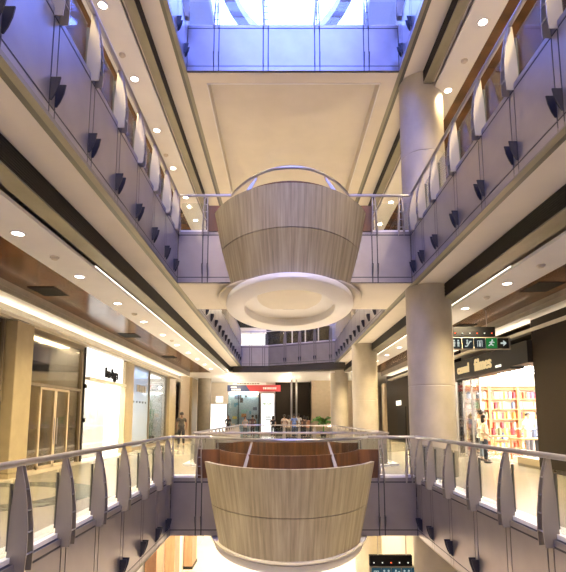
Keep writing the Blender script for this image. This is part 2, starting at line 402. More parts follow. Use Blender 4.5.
def blade_mesh():
    b = MB()
    out = [(-0.005, 0.985), (0.045, 0.80), (0.085, 0.58), (0.112, 0.34), (0.118, 0.10), (0.112, -0.02), (0.105, -0.11)]
    inn = [(-0.085, -0.11), (-0.088, 0.04), (-0.085, 0.5), (-0.055, 0.985)]
    pr = out + inn
    for sg in (-1, 1):
        off = lambda z: sg*(0.075 - 0.045*max(0, min(1, (z+0.1)/1.1)))
        b.prism([(off(z)-0.007, y, z) for y, z in pr], [(off(z)+0.007, y, z) for y, z in pr])
    return b.mesh('post', M['blade'])
def rung_mesh(z):
    w = 0.075 - 0.045*max(0, min(1, (z+0.1)/1.1)); return MB().tube([(-w, 0, 0), (w, 0, 0)], 0.010, 6).mesh('rung', M['steel'])
BLADE = blade_mesh()
def outer_y(z):
    pts = [(-0.20, 0.110), (-0.10, 0.118), (0.10, 0.122), (0.34, 0.112), (0.58, 0.085), (0.80, 0.045), (0.985, -0.005)]
    for (a, ya), (c, yc) in zip(pts, pts[1:]):
        if a <= z <= c: return ya + (yc-ya)*(z-a)/(c-a)
    return 0.1
RUNGS = [(z, rung_mesh(z), outer_y(z)) for z in (0.08, 0.30, 0.52, 0.74)]
CLAMP = MB().box((-0.012, -0.135, 0.10), (0.012, -0.105, 0.80)).mesh('glass_clamp', M['clamp'])
_gm = {}
def glass_mesh(wd):
    k = round(wd, 2)
    if k not in _gm: _gm[k] = MB().box((0, -0.006, 0.06), (wd, 0.006, 0.84)).mesh('glass_panel', M['glass'])
    return _gm[k]
def balustrade(A, B, z, posts, label, rungs=True, rail=True, glass_on=True, group=None):
    A, L, rz = run_frame((*A, z), (*B, z))
    root = thing('balustrade', label, 'balustrade', A, rz, group)
    if rail: MB().tube([(0, -0.03, 1.02), (L, -0.03, 1.02)], 0.038, 12).build('handrail', M['steel'], root)
    for p in posts:
        po = inst('post', BLADE, root, (p, 0, 0))
        if rungs:
            for zz, me, yy in RUNGS: inst('rung', me, po, (0, yy-0.015, zz))
            inst('glass_clamp', CLAMP, po, (0, 0, 0))
    if glass_on:
        ed = [0.0] + [p for p in posts if 0.1 < p < L-0.1] + [L]
        for q0, q1 in zip(ed[:-1], ed[1:]):
            if q1-q0 > 0.25: inst('glass_panel', glass_mesh(q1-q0-0.05), root, (q0+0.025, -0.12, 0))
    return root

PO_L = [3.0 + 1.16*k for k in range(8)]                 # world y of the posts along the near void
PO_L1 = [4.15, 5.28, 6.36, 7.5, 8.68, 9.9, 11.05, 11.95]
PO_R1 = [3.95, 5.15, 6.3, 7.45, 8.68, 9.95, 11.15, 12.0]
PO_2 = [1.9, 3.05, 4.2, 5.35, 6.5, 7.65, 8.8, 9.95, 11.1, 12.0]
PO_L2 = [1.95, 3.1, 4.22, 5.35, 6.49, 7.63, 8.76, 9.9, 11.0, 11.95]
PO_R2 = [2.1, 3.25, 4.4, 5.55, 6.69, 7.85, 9.07, 10.3, 11.3, 12.05]
def side_runs(lev, z, pl, pr, words):
    el, er = EDGE_L[lev], EDGE_R[lev]
    A, B = (el, YB0), (el, Y_NEAR); js = [YB0 - y for y in reversed(pl)]
    fascia(A, B, z, js, 'satin grey panelled fascia along the left edge of the %s' % words)
    balustrade(A, B, z, js, 'steel and glass balustrade along the near left edge of the %s' % words)
    A, B = (er, Y_NEAR), (er, YB0); js = [y - Y_NEAR for y in pr]
    fascia(A, B, z, js, 'satin grey panelled fascia along the right edge of the %s' % words)
    balustrade(A, B, z, js, 'steel and glass balustrade along the near right edge of the %s' % words)
side_runs(1, Z1, PO_L1, PO_R1, 'main level')
side_runs(2, Z2, PO_L2, PO_R2, 'upper level')
side_runs(3, Z3, PO_2, PO_2, 'top level')
# second void, beyond the bridges
def void2(lev, z, words):
    el, er = EDGE_L[lev], EDGE_R[lev]
    n = 14; ys = [YB1 + 0.5 + 1.2*k for k in range(n)]
    A, B = (el, YFL), (el, YB1); js = [YFL - y for y in reversed(ys)]
    fascia(A, B, z, js, 'grey fascia along the left edge of the %s beyond the footbridge' % words)
    balustrade(A, B, z, js, 'balustrade along the left edge of the %s beyond the footbridge' % words, rungs=False)
    ys = [y for y in ys if y < YFR - 0.4]
    A, B = (er, YB1), (er, YFR); js = [y - YB1 for y in ys]
    fascia(A, B, z, js, 'grey fascia along the right edge of the %s beyond the footbridge' % words)
    balustrade(A, B, z, js, 'balustrade along the right edge of the %s beyond the columns' % words, rungs=False)
    # far edge in two legs, seen from the void: void on the left of the direction of travel
    A, B = (YK, YFL), (el, YFL); L = (Vector(A)-Vector(B)).length; js = [0.35 + 0.9*k for k in range(2)]
    fascia(A, B, z, js, 'left leg of the grey fascia at the far end of the %s' % words)
    balustrade(A, B, z, js, 'left leg of the balustrade at the far end of the %s' % words, rungs=False)
    A, B = (er, YFR), (YK, YFL); L = (Vector(A)-Vector(B)).length; js = [0.3 + 1.12*k for k in range(4)]
    fascia(A, B, z, js, 'slanting leg of the grey fascia at the far end of the %s' % words)
    balustrade(A, B, z, js, 'slanting leg of the balustrade at the far end of the %s' % words, rungs=False)
void2(1, Z1, 'main level')
void2(2, Z2, 'upper level')

PODX = {1: 0.20, 2: 0.25}
def bulge(cx, half, nose):
    return [(cx + half*t, YB0 + 0.03 - nose*(1-abs(t)**2.2)) for t in [k/14 - 1 for k in range(29)]]
def bridge_runs(lev, z, xs, words, pod=True):
    el, er = EDGE_L[lev], EDGE_R[lev]
    A, B = (er, YB0), (el, YB0); js = [er - x for x in reversed(xs)]
    f = fascia(A, B, z, js, 'grey fascia on the near face of the %s footbridge' % words)
    if pod:
        bal = balustrade(A, B, z, [er-3.22] + js + [er+2.78], 'near balustrade of the %s footbridge, bowing out round the pod' % words, rail=False, glass_on=False)
        cx = PODX[lev]; half, nose = (2.0, 1.95) if lev == 1 else (1.60, 1.48)
        pts = [(el, YB0+0.03)] + bulge(cx, half, nose) + [(er, YB0+0.03)]
        loc = [(er - x, YB0 - y, 1.02) for x, y in pts]
        MB().tube(loc, 0.036, 12).build('handrail', M['steel'], bal)
        s = MB()
        for q in (-0.88, 0.88):
            t = q/half*1.0; yy = YB0 + 0.03 - nose*(1-abs(t)**2.2)
            st = MB(); dy = 0.30 if lev == 1 else 0.12; zz = 0.1 if lev == 1 else 0.55; xt = er - (cx+q*0.95); xb = er - (cx+q*1.22)
            st.prism([(xt-0.02, YB0-yy, 1.0), (xt+0.02, YB0-yy, 1.0), (xb+0.05, YB0-yy+dy, zz), (xb-0.05, YB0-yy+dy, zz)],
                     [(xt-0.02, YB0-yy-0.02, 1.0), (xt+0.02, YB0-yy-0.02, 1.0), (xb+0.05, YB0-yy+dy-0.02, zz), (xb-0.05, YB0-yy+dy-0.02, zz)])
            st.build('rail_stay', M['blade'], bal)
        inst('glass_panel', glass_mesh(er - xs[-1] - 0.1), bal, (0.05, -0.12, 0)); inst('glass_panel', glass_mesh(xs[0] - el - 0.1), bal, (er - xs[0] + 0.05, -0.12, 0))
    else:
        balustrade(A, B, z, js, 'balustrade of the blue lit parapet across the top level')
    if pod:
        A, B = (el, YB1), (er, YB1); js = [x - el for x in xs]
        fascia(A, B, z, js, 'grey fascia on the far face of the %s footbridge' % words)
        balustrade(A, B, z, [0.2] + js + [er-el-0.2], 'straight balustrade on the far side of the %s footbridge' % words, rungs=True)
bridge_runs(1, Z1, [-2.06, 2.52], 'lower')
bridge_runs(2, Z2, [-2.02, 2.50], 'upper')
bridge_runs(3, Z3, [-1.82, -0.43, 1.02, 2.40], 'top level', pod=False)

# ------------------------------------------------------------------ the two oval pods
def ell(cx, cy, b, a, th, sgn):      # th from the nose; sgn -1 = towards the camera
    return (cx + b*math.sin(th), cy + sgn*a*math.cos(th))
def shell_part(name, rows, sgn, thm, m, parent, th=0.10, n=40):
    """rows: list of (z, b, a) from top to bottom; a curved plate of thickness th"""
    mb = MB()
    def grid(dt):
        g = []
        for z, b, a in rows:
            g.append([(*ell(0, 0, b-dt, a-dt, -thm + 2*thm*k/n, sgn), z) for k in range(n+1)])
        return g
    o, i = grid(0), grid(th); nr = len(rows)
    base = len(mb.v)
    for g in (o, i):
        for row in g: mb.v += row
    idx = lambda s, r, k: base + s*nr*(n+1) + r*(n+1) + k
    for r in range(nr-1):
        for k in range(n):
            mb.f.append((idx(0,r,k), idx(0,r,k+1), idx(0,r+1,k+1), idx(0,r+1,k))); mb.sm.append(True)
            mb.f.append((idx(1,r,k), idx(1,r+1,k), idx(1,r+1,k+1), idx(1,r,k+1))); mb.sm.append(True)
        for k in (0, n):
            mb.f.append((idx(0,r,k), idx(0,r+1,k), idx(1,r+1,k), idx(1,r,k))); mb.sm.append(False)
    for r in (0, nr-1):
        for k in range(n):
            mb.f.append((idx(0,r,k), idx(1,r,k), idx(1,r,k+1), idx(0,r,k+1))); mb.sm.append(False)
    return mb.build(name, m, parent)
def lerp_rows(rows, z):
    for (za, ba, aa), (zb_, bb, ab) in zip(rows, rows[1:]):
        if zb_ <= z <= za:
            t = (za-z)/(za-zb_); return (z, ba+(bb-ba)*t, aa+(ab-aa)*t)
def pod(lev, z, rows, label, rb=1.0):
    cx = PODX[lev]; cy = 14.05
    root = thing('balcony_pod', label, 'balcony pod', (cx, cy, z))
    thm = R(54) if lev == 1 else R(60); zs = -0.53
    for sgn in (-1, 1):
        up = [rows[0], lerp_rows(rows, 0.2), lerp_rows(rows, -0.1), lerp_rows(rows, zs+0.008)]
        lo = [lerp_rows(rows, zs-0.008), lerp_rows(rows, -0.8), lerp_rows(rows, -1.1), rows[-1]]
        shell_part('upper_shell', up, sgn, thm, M['shell'], root)
        shell_part('lower_shell', lo, sgn, thm, M['shell'], root)
        shell_part('shell_lining', [(rows[0][0]-0.02, rows[0][1]-0.102, rows[0][2]-0.102), (rows[-1][0]+0.02, rows[-1][1]-0.102, rows[-1][2]-0.102)], sgn, thm*0.995, M['clamp'], root, th=0.03)
        # timber screen standing inside the shell, with a wing at either end
        bw, aw = (1.95, 3.85) if lev == 1 else (2.0, 3.1)
        tm = R(64) if lev == 1 else R(56); n = 36; zt = 0.71; wx = 2.3 if lev == 1 else 2.2
        mb = MB()
        pts = [(-wx, sgn*aw*math.cos(tm))] + [ell(0, 0, bw, aw, -tm + 2*tm*k/n, sgn) for k in range(n+1)] + [(wx, sgn*aw*math.cos(tm))]
        for (xa, ya), (xb, yb) in zip(pts, pts[1:]):
            mb.prism([(xa, ya, 0.0), (xb, yb, 0.0), (xb, yb-sgn*0.07, 0.0), (xa, ya-sgn*0.07, 0.0)], [(xa, ya, zt), (xb, yb, zt), (xb, yb-sgn*0.07, zt), (xa, ya-sgn*0.07, zt)])
        mb.build('timber_screen', M['red_wood'], root)
    zb = rows[-1][0]; bb, ab = rows[-1][1], rows[-1][2]
    MB().lathe([(bb*0.98, ab*0.98, -0.14), (bb*0.98, ab*0.98, -0.02)], seg=64).build('pod_floor', M['floor'], root)
    bc, ac = (2.14, 3.82) if lev == 1 else (2.10, 2.78)
    MB().lathe([(bc-0.03, ac-0.03, zb-0.04), (bc, ac, zb-0.02), (bc, ac, zb+0.02), (bc-0.5, ac-0.5, zb+0.02), (bc-0.5, ac-0.5, zb-0.04)], seg=72, loop=True).build('collar', M['plaster'], root)
    bn, an = (1.75, 3.3) if lev == 1 else (1.72, 2.9)
    MB().lathe([(bn-0.12, an-0.2, zb-0.12), (bn, an, zb-0.12), (bn, an, zb-0.04), (bn-0.12, an-0.2, zb-0.04)], seg=72, loop=True).build('neck', M['olive'], root)
    sy_ = 1.08 if lev == 1 else 1.0
    ri = [(1.33, 2.38, 0.0), (1.36, 2.42, -0.02), (1.80, 3.29, -0.02), (1.84, 3.34, 0.0), (1.85, 3.36, 0.04), (1.83, 3.33, 0.15), (1.40, 2.5, 0.15), (1.33, 2.38, 0.12)]
    MB().lathe([(x*rb, y*sy_, zb-0.27+q) for x, y, q in ri], seg=80, loop=True).build('underside_ring', M['white_plaster'], root)
    do = [(0.02, 0.03, 0.36), (0.5, 0.9, 0.345), (0.95, 1.7, 0.30), (1.2, 2.15, 0.24), (1.345, 2.41, 0.16), (1.36, 2.43, 0.05), (1.40, 2.50, 0.05), (1.40, 2.50, 0.18), (1.24, 2.2, 0.28), (0.5, 0.9, 0.375), (0.02, 0.03, 0.39)]
    MB().lathe([(x*rb, y*sy_, zb-0.20+q) for x, y, q in do], seg=72).build('underside_dome', M['white_plaster'], root)
    return root
pod(1, Z1, [(0.49, 2.46, 4.40), (-0.5, 2.28, 4.02), (-1.46, 2.06, 3.74)], 'lower oval balcony pod clad in grey wood grain, on the footbridge level with the shops', 1.10)
pod(2, Z2, [(0.49, 2.35, 3.44), (-0.53, 2.13, 3.31), (-1.51, 1.90, 2.95)], 'upper oval balcony pod seen from below with its white ring underside', 1.0)

# ------------------------------------------------------------------ columns
def column(x, y, z0, z1, r, label, seams=(), m='concrete'):
    root = thing('column', label, 'column', (x, y, z0))
    h = z1 - z0; cuts = [0.0] + [s for s in seams if s < h] + [h]
    sh = MB()
    prof = []
    for a, c in zip(cuts[:-1], cuts[1:]):
        prof += [(r-0.012, a), (r, a+0.015), (r, a+0.03), (r, a+0.08), (r, c-0.08), (r, c-0.03), (r, c-0.015), (r-0.012, c)]
    sh.lathe(prof, seg=48); sh.build('shaft', M[m], root)
    return root
CX = 4.06
for y, nm in ((12.95, 'nearest'), (23.2, 'middle'), (33.5, 'farthest')):
    column(CX, y, Z1, Z2-1.41, 0.605, {'nearest': 'round concrete column nearest the camera, beside the hanging direction sign',
        'middle': 'round concrete column in the middle of the right hand row', 'farthest': 'round concrete column farthest away in the right hand row'}[nm], seams=(2.35,))
    column(CX, y, Z2, Z3-1.41, 0.605, {'nearest': 'round concrete column on the upper right gallery, lit blue',
        'middle': 'second column along the upper right gallery behind the pod', 'farthest': 'last column along the upper right gallery behind the pod'}[nm], seams=(2.35,))
    column(CX, y, Z0, Z1-1.41, 0.605, {'nearest': 'round column on the ground floor under the lower footbridge end',
        'middle': 'second column on the ground floor under the right gallery', 'farthest': 'last column on the ground floor under the right gallery'}[nm])
column(-6.05, 38.0, Z1, 4.6, 0.52, 'round taupe column by the far left shops', m='beam')

# ------------------------------------------------------------------ downlights, detectors, ceiling openings
DL_RING = MB().lathe([(0.095, 0.0), (0.13, 0.0), (0.135, -0.012), (0.095, -0.012)], seg=24, loop=True).mesh('trim_ring', M['white'])
DL_LENS = MB().lathe([(0.096, -0.006), (0.096, 0.0)], seg=24).mesh('lens', M['lamp'])
def downlight(x, y, z, label, group, power, lamp=True, col=(1.0, 0.785, 0.445)):
    t = thing('ceiling_downlight', label, 'downlight', (x, y, z), 0, group)
    inst('trim_ring', DL_RING, t); inst('lens', DL_LENS, t)
    if lamp:
        ld = bpy.data.lights.new('downlight_lamp', 'SPOT'); ld.energy = power; ld.color = col; ld.spot_size = R(140); ld.spot_blend = 0.9; ld.shadow_soft_size = 0.08
        lo = bpy.data.objects.new('downlight_lamp', ld); COL.objects.link(lo); lo.location = (x, y, z-0.05)
DET = MB().lathe([(0.085, 0.0), (0.085, -0.02), (0.06, -0.04), (0.055, -0.055)], seg=20).mesh('smoke_detector', M['wall'])
PW1, PW2, PW0 = 900.0, 540.0, 1000.0
c = GC['left', 2]
for k in range(12):
    y = 5.3 + 2.5*k
    if y < 32.5: downlight(-4.45, y, c['zc'], 'round recessed downlight in the cream ceiling strip in front of the left hand shops', 'downlights over the left shops', PW1)
c = GC['right', 2]
for k in range(12):
    y = 3.2 + 2.55*k
    if y < 32.5: downlight(5.25, y, c['zc'], 'round recessed downlight in the cream ceiling strip in front of the bookshop', 'downlights over the bookshop side', PW1)
c = GC['left', 3]
for k in range(11):
    y = 5.0 + 2.36*k
    downlight(-4.0, y, c['zc'], 'round recessed downlight in the ceiling of the upper left gallery', 'downlights of the upper left gallery', PW2)
c = GC['right', 3]
for k in range(11):
    y = 3.1 + 2.36*k + 0.0
    downlight(4.72, y, c['zc'], 'round recessed downlight in the ceiling of the upper right gallery', 'downlights of the upper right gallery', PW2)
for side, x in (('left', -4.45), ('right', 5.25)):
    c = GC[side, 1]
    for k in range(5):
        y = 8 + 6*k
        downlight(x, y, c['zc'], 'recessed downlight on the ground floor under the %s gallery' % side, 'ground floor downlights, %s' % side, PW0)
for x in (-1.6, 0.3, 2.2): downlight(x, 21.9, zs3, 'added downlight hidden behind the pod at the far end of the broad cream ceiling', 'added downlights at the far end of the broad ceiling', 900)  # added to light the far upper fascia, out of view behind the pod
c = GC['left', 2]
for y, lb in ((9.0, 'round grey smoke detector between the two nearest downlights over the left shops'), (14.1, 'small smoke detector farther along the ceiling over the left shops'), (19.1, 'smoke detector farthest along the ceiling over the left shops')):
    o = inst('smoke_detector', DET, None, (-4.39, y, c['zc'])); tag(o, lb, 'smoke detector')
c = GC['right', 2]
for y, lb in ((9.5, 'round grey smoke detector nearest in the ceiling over the bookshop side'), (12.1, 'small smoke detector between two downlights over the bookshop side')):
    o = inst('smoke_detector', DET, None, (5.31, y, c['zc'])); tag(o, lb, 'smoke detector')
c = GC['left', 3]
for y, lb in ((11.2, 'smoke detector nearest in the upper left gallery ceiling'), (15.9, 'smoke detector in the upper left gallery ceiling beside the pod rail')):
    o = inst('smoke_detector', DET, None, (-4.05, y, c['zc'])); tag(o, lb, 'smoke detector')
o = inst('smoke_detector', DET, None, (4.75, 11.4, GC['right', 3]['zc'])); tag(o, 'smoke detector between the downlights of the upper right gallery', 'smoke detector')
HATCH = MB().box((-0.32, -0.42, -0.012), (0.32, 0.42, 0.02)).mesh('ceiling_vent', M['black'])
for x, y, side, lb in ((-5.75, 11.6, 'left', 'black square vent nearest in the timber ceiling over the left shops'), (-5.75, 18.0, 'left', 'black square vent farther back in the timber ceiling over the left shops'),
                       (-5.75, 24.5, 'left', 'black square vent farthest back in the timber ceiling over the left shops'),
                       (6.25, 11.2, 'right', 'black square vent near the dark wall in the timber ceiling on the right'), (6.25, 16.2, 'right', 'black square vent above the hanging direction sign')):
    o = inst('ceiling_vent', HATCH, None, (x, y, GC[side, 2]['zc']+0.012)); tag(o, lb, 'ceiling vent')

# ------------------------------------------------------------------ enclosing walls and roof
def wallbox(name, lo, hi, m, label):
    return struct(boxo(name, lo, hi, m), label, 'wall')
wallbox('wall_near', (XO_L, -6.3, Z0), (XO_R, -6.0, 19), M['wall'], 'wall behind the viewpoint')
wallbox('wall_left', (XO_L-0.3, -6, Z0), (XO_L, 60, 19), M['wall'], 'outer wall on the left')
wallbox('wall_right', (XO_R, -6, Z0), (XO_R+0.3, 60, 19), M['wall'], 'outer wall on the right')
wallbox('wall_back', (XO_L, YEND+6, Z0), (XO_R, YEND+6.3, 19), M['wall'], 'outer wall at the far end')
# upper gallery shop walls
for side, x, sg in (('left', SHOP_L, -1), ('right', SHOP_R, 1)):
    for lev, zf, zt in ((2, Z2, Z3-1.41-0.68), (3, Z3, 18.2)):
        root = struct(thing('wall_%s' % side, '%s wall of the %s gallery' % (side, 'upper' if lev == 2 else 'top'), 'wall'))
        w = MB(); w.box((x, Y_NEAR, zf+3.2 if lev == 2 else zf+3.9), (x+sg*0.2, YEND, zt)); w.build('bulkhead', M['lavender'] if lev == 3 else M['wall'], root)
        for k in range(9):
            y = Y_NEAR + 4.5*k
            boxo('pilaster', (x-sg*0.12, y, zf), (x+sg*0.2, y+0.7, zt), M['beige'] if lev == 2 else M['lavender'], root)
            if y+4.5 < YEND:
                boxo('shop_window', (x+sg*0.10, y+0.7, zf), (x+sg*0.13, y+4.5, zf+3.9), M['dimglass'] if lev == 2 else M['blueglass'], root)
                boxo('shop_backdrop', (x+sg*2.5, y+0.7, zf), (x+sg*2.6, y+4.5, zf+3.9), M['lavender'] if (k+lev) % 2 else M['beige'], root)
# roof with the skylight opening
ZR = 18.3; sx0, sx1, sy0, sy1 = -2.9, 3.6, -3.0, 35.0
rf = struct(thing('ceiling', 'white roof around the long skylight', 'roof'))
b = MB(); b.box((XO_L, -6, ZR), (sx0, 60, ZR+0.4)); b.box((sx1, -6, ZR), (XO_R, 60, ZR+0.4)); b.box((sx0, -6, ZR), (sx1, sy0, ZR+0.4)); b.box((sx0, sy1, ZR), (sx1, 60, ZR+0.4))
b.build('roof_slab', M['white_plaster'], rf)
wn = struct(thing('window_1', 'long glazed skylight over the atrium', 'skylight'))
b = MB()
for k in range(13): y = sy0 + (sy1-sy0)*k/12; b.box((sx0, y-0.05, ZR+0.1), (sx1, y+0.05, ZR+0.3))
for k in range(4): x = sx0 + (sx1-sx0)*k/3; b.box((x-0.05, sy0, ZR+0.1), (x+0.05, sy1, ZR+0.3))
b.build('skylight_frame', M['white'], wn)
boxo('skylight_glass', (sx0, sy0, ZR+0.3), (sx1, sy1, ZR+0.32), glass('roof_glass', (0.95, 0.97, 1.0), 0.05), wn)
# ring hanging high above the top parapet
rg = thing('hanging_ring', 'pale oval ring hanging high above the blue lit parapet', 'ring', (0.25, 14.6, 16.9))
MB().lathe([(2.15, 3.55, 0.0), (2.55, 4.05, 0.0), (2.6, 4.1, 0.35), (2.15, 3.55, 0.35)], seg=72, loop=True).build('ring_rim', M['fascia'], rg)
MB().lathe([(2.60, 4.1, 0.36), (2.66, 4.2, 0.36), (2.66, 4.2, 0.75), (2.60, 4.1, 0.75)], seg=72, loop=True).build('ring_band', M['lavender'], rg)
for sx in (-1, 1):
    for sy in (-1, 1): MB().tube([(sx*1.7, sy*2.7, 0.35), (sx*1.7, sy*2.7, 1.5)], 0.03, 8).build('hanger_rod', M['steel'], rg)

# ------------------------------------------------------------------ left hand shops (main level)
XS = SHOP_L; ZH = 4.0; ZC = GC['left', 2]['zw']
hd = struct(boxo('wall_left', (XS-0.15, Y_NEAR, ZH), (XS+0.04, 33.4, ZC+0.05), M['beam']), 'plain header band above the left hand shopfronts', 'wall')
def pilaster(x0, x1, y0, y1, zt, m, label):
    r = thing('pilaster', label, 'pilaster', ((x0+x1)/2, (y0+y1)/2, 0)); hx, hy = abs(x1-x0)/2, abs(y1-y0)/2
    boxo('shaft', (-hx, -hy, 0.12), (hx, hy, zt), m, r, 0.02); boxo('plinth', (-hx-0.02, -hy-0.02, 0), (hx+0.02, hy+0.02, 0.12), m, r)
    return r
pilaster(XS-0.1, XS+0.28, 12.1, 12.95, 3.99, M['stone'], 'ochre stone pilaster nearest on the left, before the dim shop')
pilaster(XS-0.03, XS+0.18, 21.15, 22.3, 3.99, M['stone'], 'ochre stone pilaster between the white shop and the blue glazed shop')
pilaster(XS-0.03, XS+0.18, 29.5, 31.3, 3.99, M['stone'], 'ochre stone pilaster past the glazed shop with plants')
pilaster(XS-0.3, XS+0.18, 36.9, 39.3, 4.6, M['stone'], 'ochre stone pilaster at the far left corner')
# back walls / dividing walls of the shop units
struct(boxo('wall_left', (XS-5.2, Y_NEAR, 0), (XS-5.0, 34, ZC+0.1), M['plaster']), 'back wall of the left hand shops', 'wall')
for y, m in ((12.4, 'charcoal'), (16.95, 'white'), (21.5, 'white'), (30.0, 'white')):
    struct(boxo('wall_left', (XS-5.0, y-0.06, 0), (XS-0.16, y+0.06, ZC+0.1), M[m]), 'party wall between two left hand shops', 'wall')
struct(boxo('ceiling', (XS-5.0, Y_NEAR, 3.98), (XS-0.16, 34, 4.06), M['white_plaster']), 'ceiling inside the left hand shops', 'ceiling')
# unit 1: dark shop at the frame edge
s1 = thing('shopfront', 'dark glazed shopfront at the left edge, before the first pilaster', 'shopfront', (XS, 5.0, 0))
boxo('window_glass', (-0.06, -3.8, 0.1), (-0.03, 7.05, ZH), M['dimglass'], s1)
boxo('blind', (-0.4, -3.8, 0.0), (-0.35, 7.05, ZH), M['charcoal'], s1)
f = MB()
for y in (-3.8, -1.0, 1.8, 4.6, 7.0): f.box((-0.08, y-0.04, 0), (0.02, y+0.04, ZH))
f.box((-0.08, -3.8, 0), (0.02, 7.05, 0.1)); f.build('window_frame', M['frame'], s1)
# unit 2: dim shop with closed glass doors
s2 = thing('shopfront', 'dim amber glazed shopfront with closed double doors between pilaster and white shop', 'shopfront', (XS, 15.0, 0))
f = MB()
for y in (-2.0, 1.85): f.box((-0.10, y-0.06, 0), (0.03, y+0.06, ZH))
f.box((-0.10, -2.0, 2.42), (0.03, 1.85, 2.50)); f.box((-0.10, -2.0, ZH-0.12), (0.03, 1.85, ZH)); f.build('window_frame', M['frame'], s2)
boxo('transom_glass', (-0.05, -1.94, 2.5), (-0.03, 1.79, ZH-0.12), M['dimglass'], s2)
for y0, y1 in ((-1.94, -0.95), (1.0, 1.79)): boxo('side_glass', (-0.05, y0, 0.05), (-0.03, y1, 2.42), M['dimglass'], s2)
for y0, y1, hy in ((-0.93, 0.02, -0.06), (0.04, 0.98, 0.12)):
    d = boxo('door', (-0.06, y0+0.07, 0.10), (-0.03, y1-0.07, 2.34), M['dimglass'], s2)
    fr = MB(); fr.box((-0.07, y0, 0.02), (-0.01, y0+0.07, 2.41)); fr.box((-0.07, y1-0.07, 0.02), (-0.01, y1, 2.41)); fr.box((-0.07, y0, 0.02), (-0.01, y1, 0.10)); fr.box((-0.07, y0, 2.34), (-0.01, y1, 2.41))
    fr.build('door_frame', M['beige'], d)
    MB().tube([(0.03, hy, 0.7), (0.03, hy, 1.5)], 0.018, 8).build('door_handle', M['steel'], d)
boxo('lit_ceiling', (-0.75, -1.9, 3.93), (-0.45, 1.8, 3.96), M['shoplight_soft'], s2)
boxo('inner_wall', (-1.3, -2.0, 0), (-1.2, 1.85, 3.05), M['cream_hoarding'], s2)
boxo('inner_bulkhead', (-1.35, -2.0, 3.05), (-1.15, 1.85, 3.40), M['charcoal'], s2)
for y in (-1.2, -0.2, 0.8):
    t = thing('shop_spotlight', 'small lit spotlight in the ceiling of the dim amber shop', 'spotlight', (XS-0.95, 15.0+y, 3.98), 0, 'spotlights of the dim shop'); inst('trim_ring', DL_RING, t); inst('lens', DL_LENS, t)
# unit 3: white shop with a backlit header and the open front
s3 = thing('shopfront', 'brilliant white open shopfront with black lettering on its fascia', 'shopfront', (XS, 19.05, 0))
boxo('backlit_fascia', (-0.06, -1.98, 2.98), (0.06, 2.0, ZH+0.02), M['backlit'], s3)
boxo('canopy_ledge', (-0.05, -2.0, 2.86), (0.22, 2.05, 2.95), M['plaster'], s3)
boxo('jamb', (-0.2, -2.06, 0), (0.05, -1.98, ZH), M['charcoal'], s3)
for z_ in (1.35, 2.55): boxo('hinge', (0.05, -2.10, z_), (0.12, -1.98, z_+0.14), M['black'], s3)
text_obj('lettering', 'bo bge', 0.52, M['black'], s3, frame((0.09, 0.55, 3.27), (0, 1, 0), (0, 0, 1)), 0.03, weight=0.02)
boxo('glass_front', (-0.03, -1.98, 0.05), (-0.01, 0.2, 2.86), M['shopglass'], s3)
boxo('lit_ceiling', (-4.6, -1.9, 3.9), (-0.3, 2.2, 3.95), M['shoplight'], s3)
boxo('white_back_wall', (-3.0, -1.95, 0), (-2.9, 2.3, 3.9), M['white'], s3)
# a display table and rails in the white shop
def display_table(x, y, z, sx, sy, h, label, m='white', group=None):
    t = thing('display_table', label, 'table', (x, y, z), 0, group)
    boxo('tabletop', (-sx/2, -sy/2, h-0.05), (sx/2, sy/2, h), M[m], t, 0.008)
    for qx in (-1, 1):
        for qy in (-1, 1): boxo('leg', (qx*(sx/2-0.05)-0.025, qy*(sy/2-0.05)-0.025, 0), (qx*(sx/2-0.05)+0.025, qy*(sy/2-0.05)+0.025, h-0.05), M[m], t)
    boxo('shelf', (-sx/2+0.06, -sy/2+0.06, 0.25), (sx/2-0.06, sy/2-0.06, 0.28), M[m], t)
    return t
display_table(XS-1.2, 18.3, 0, 0.9, 1.3, 0.8, 'white display table just inside the white open shop')
for k, cc in enumerate(((0.75, 0.72, 0.70), (0.70, 0.55, 0.45), (0.55, 0.60, 0.66))):
    fo = MB().box((-0.15, -0.13, 0), (0.15, 0.13, 0.09)).build('folded_shirts', cloth(cc), None, 0.03); fo.location = (XS-1.2, 17.9+0.4*k, 0.80)
    tag(fo, ['pale grey folded shirts on the white display table', 'tan folded shirts on the white display table', 'blue grey folded shirts on the white display table'][k], 'clothes')
# unit 4: pale blue glazed shop with plants
s4 = thing('shopfront', 'pale blue filmed shopfront with a plant display behind clear glass', 'shopfront', (XS, 26.0, 0))
boxo('blue_pane', (-0.05, -3.55, 0.12), (-0.03, -0.45, ZH), M['blueglass'], s4)
boxo('clear_pane', (-0.05, -0.35, 0.12), (-0.03, 3.45, ZH), M['shopglass'], s4)
f = MB()
for y in (-3.6, -0.4, 3.5): f.box((-0.1, y-0.05, 0), (0.03, y+0.05, ZH))
f.box((-0.1, -3.6, 0), (0.03, 3.5, 0.12)); f.build('window_frame', M['frame'], s4)
text_obj('lettering', 'BLUE', 0.5, M['beam'], s4, frame((0.0, -1.9, 3.0), (0, 1, 0), (0, 0, 1)), 0.01) if False else None
lg = MB()
for k in range(5): lg.tube([(-0.02, -3.0+0.5*k, 2.28), (0.0, -3.0+0.5*k, 2.28)], 0.055, 10)
lg.build('dot_row', M['charcoal'], s4)
lg = MB()
for k in range(4): lg.box((-0.025, -2.55+0.42*k, 2.78), (-0.005, -2.22+0.42*k, 3.12))
lg.build('grey_logo', M['beam'], s4)
boxo('lit_ceiling', (-4.5, -3.5, 3.9), (-0.4, 3.6, 3.95), M['backlit_strong'], s4)
boxo('white_back_wall', (-2.6, -3.5, 0), (-2.5, 3.6, 3.9), M['white'], s4)
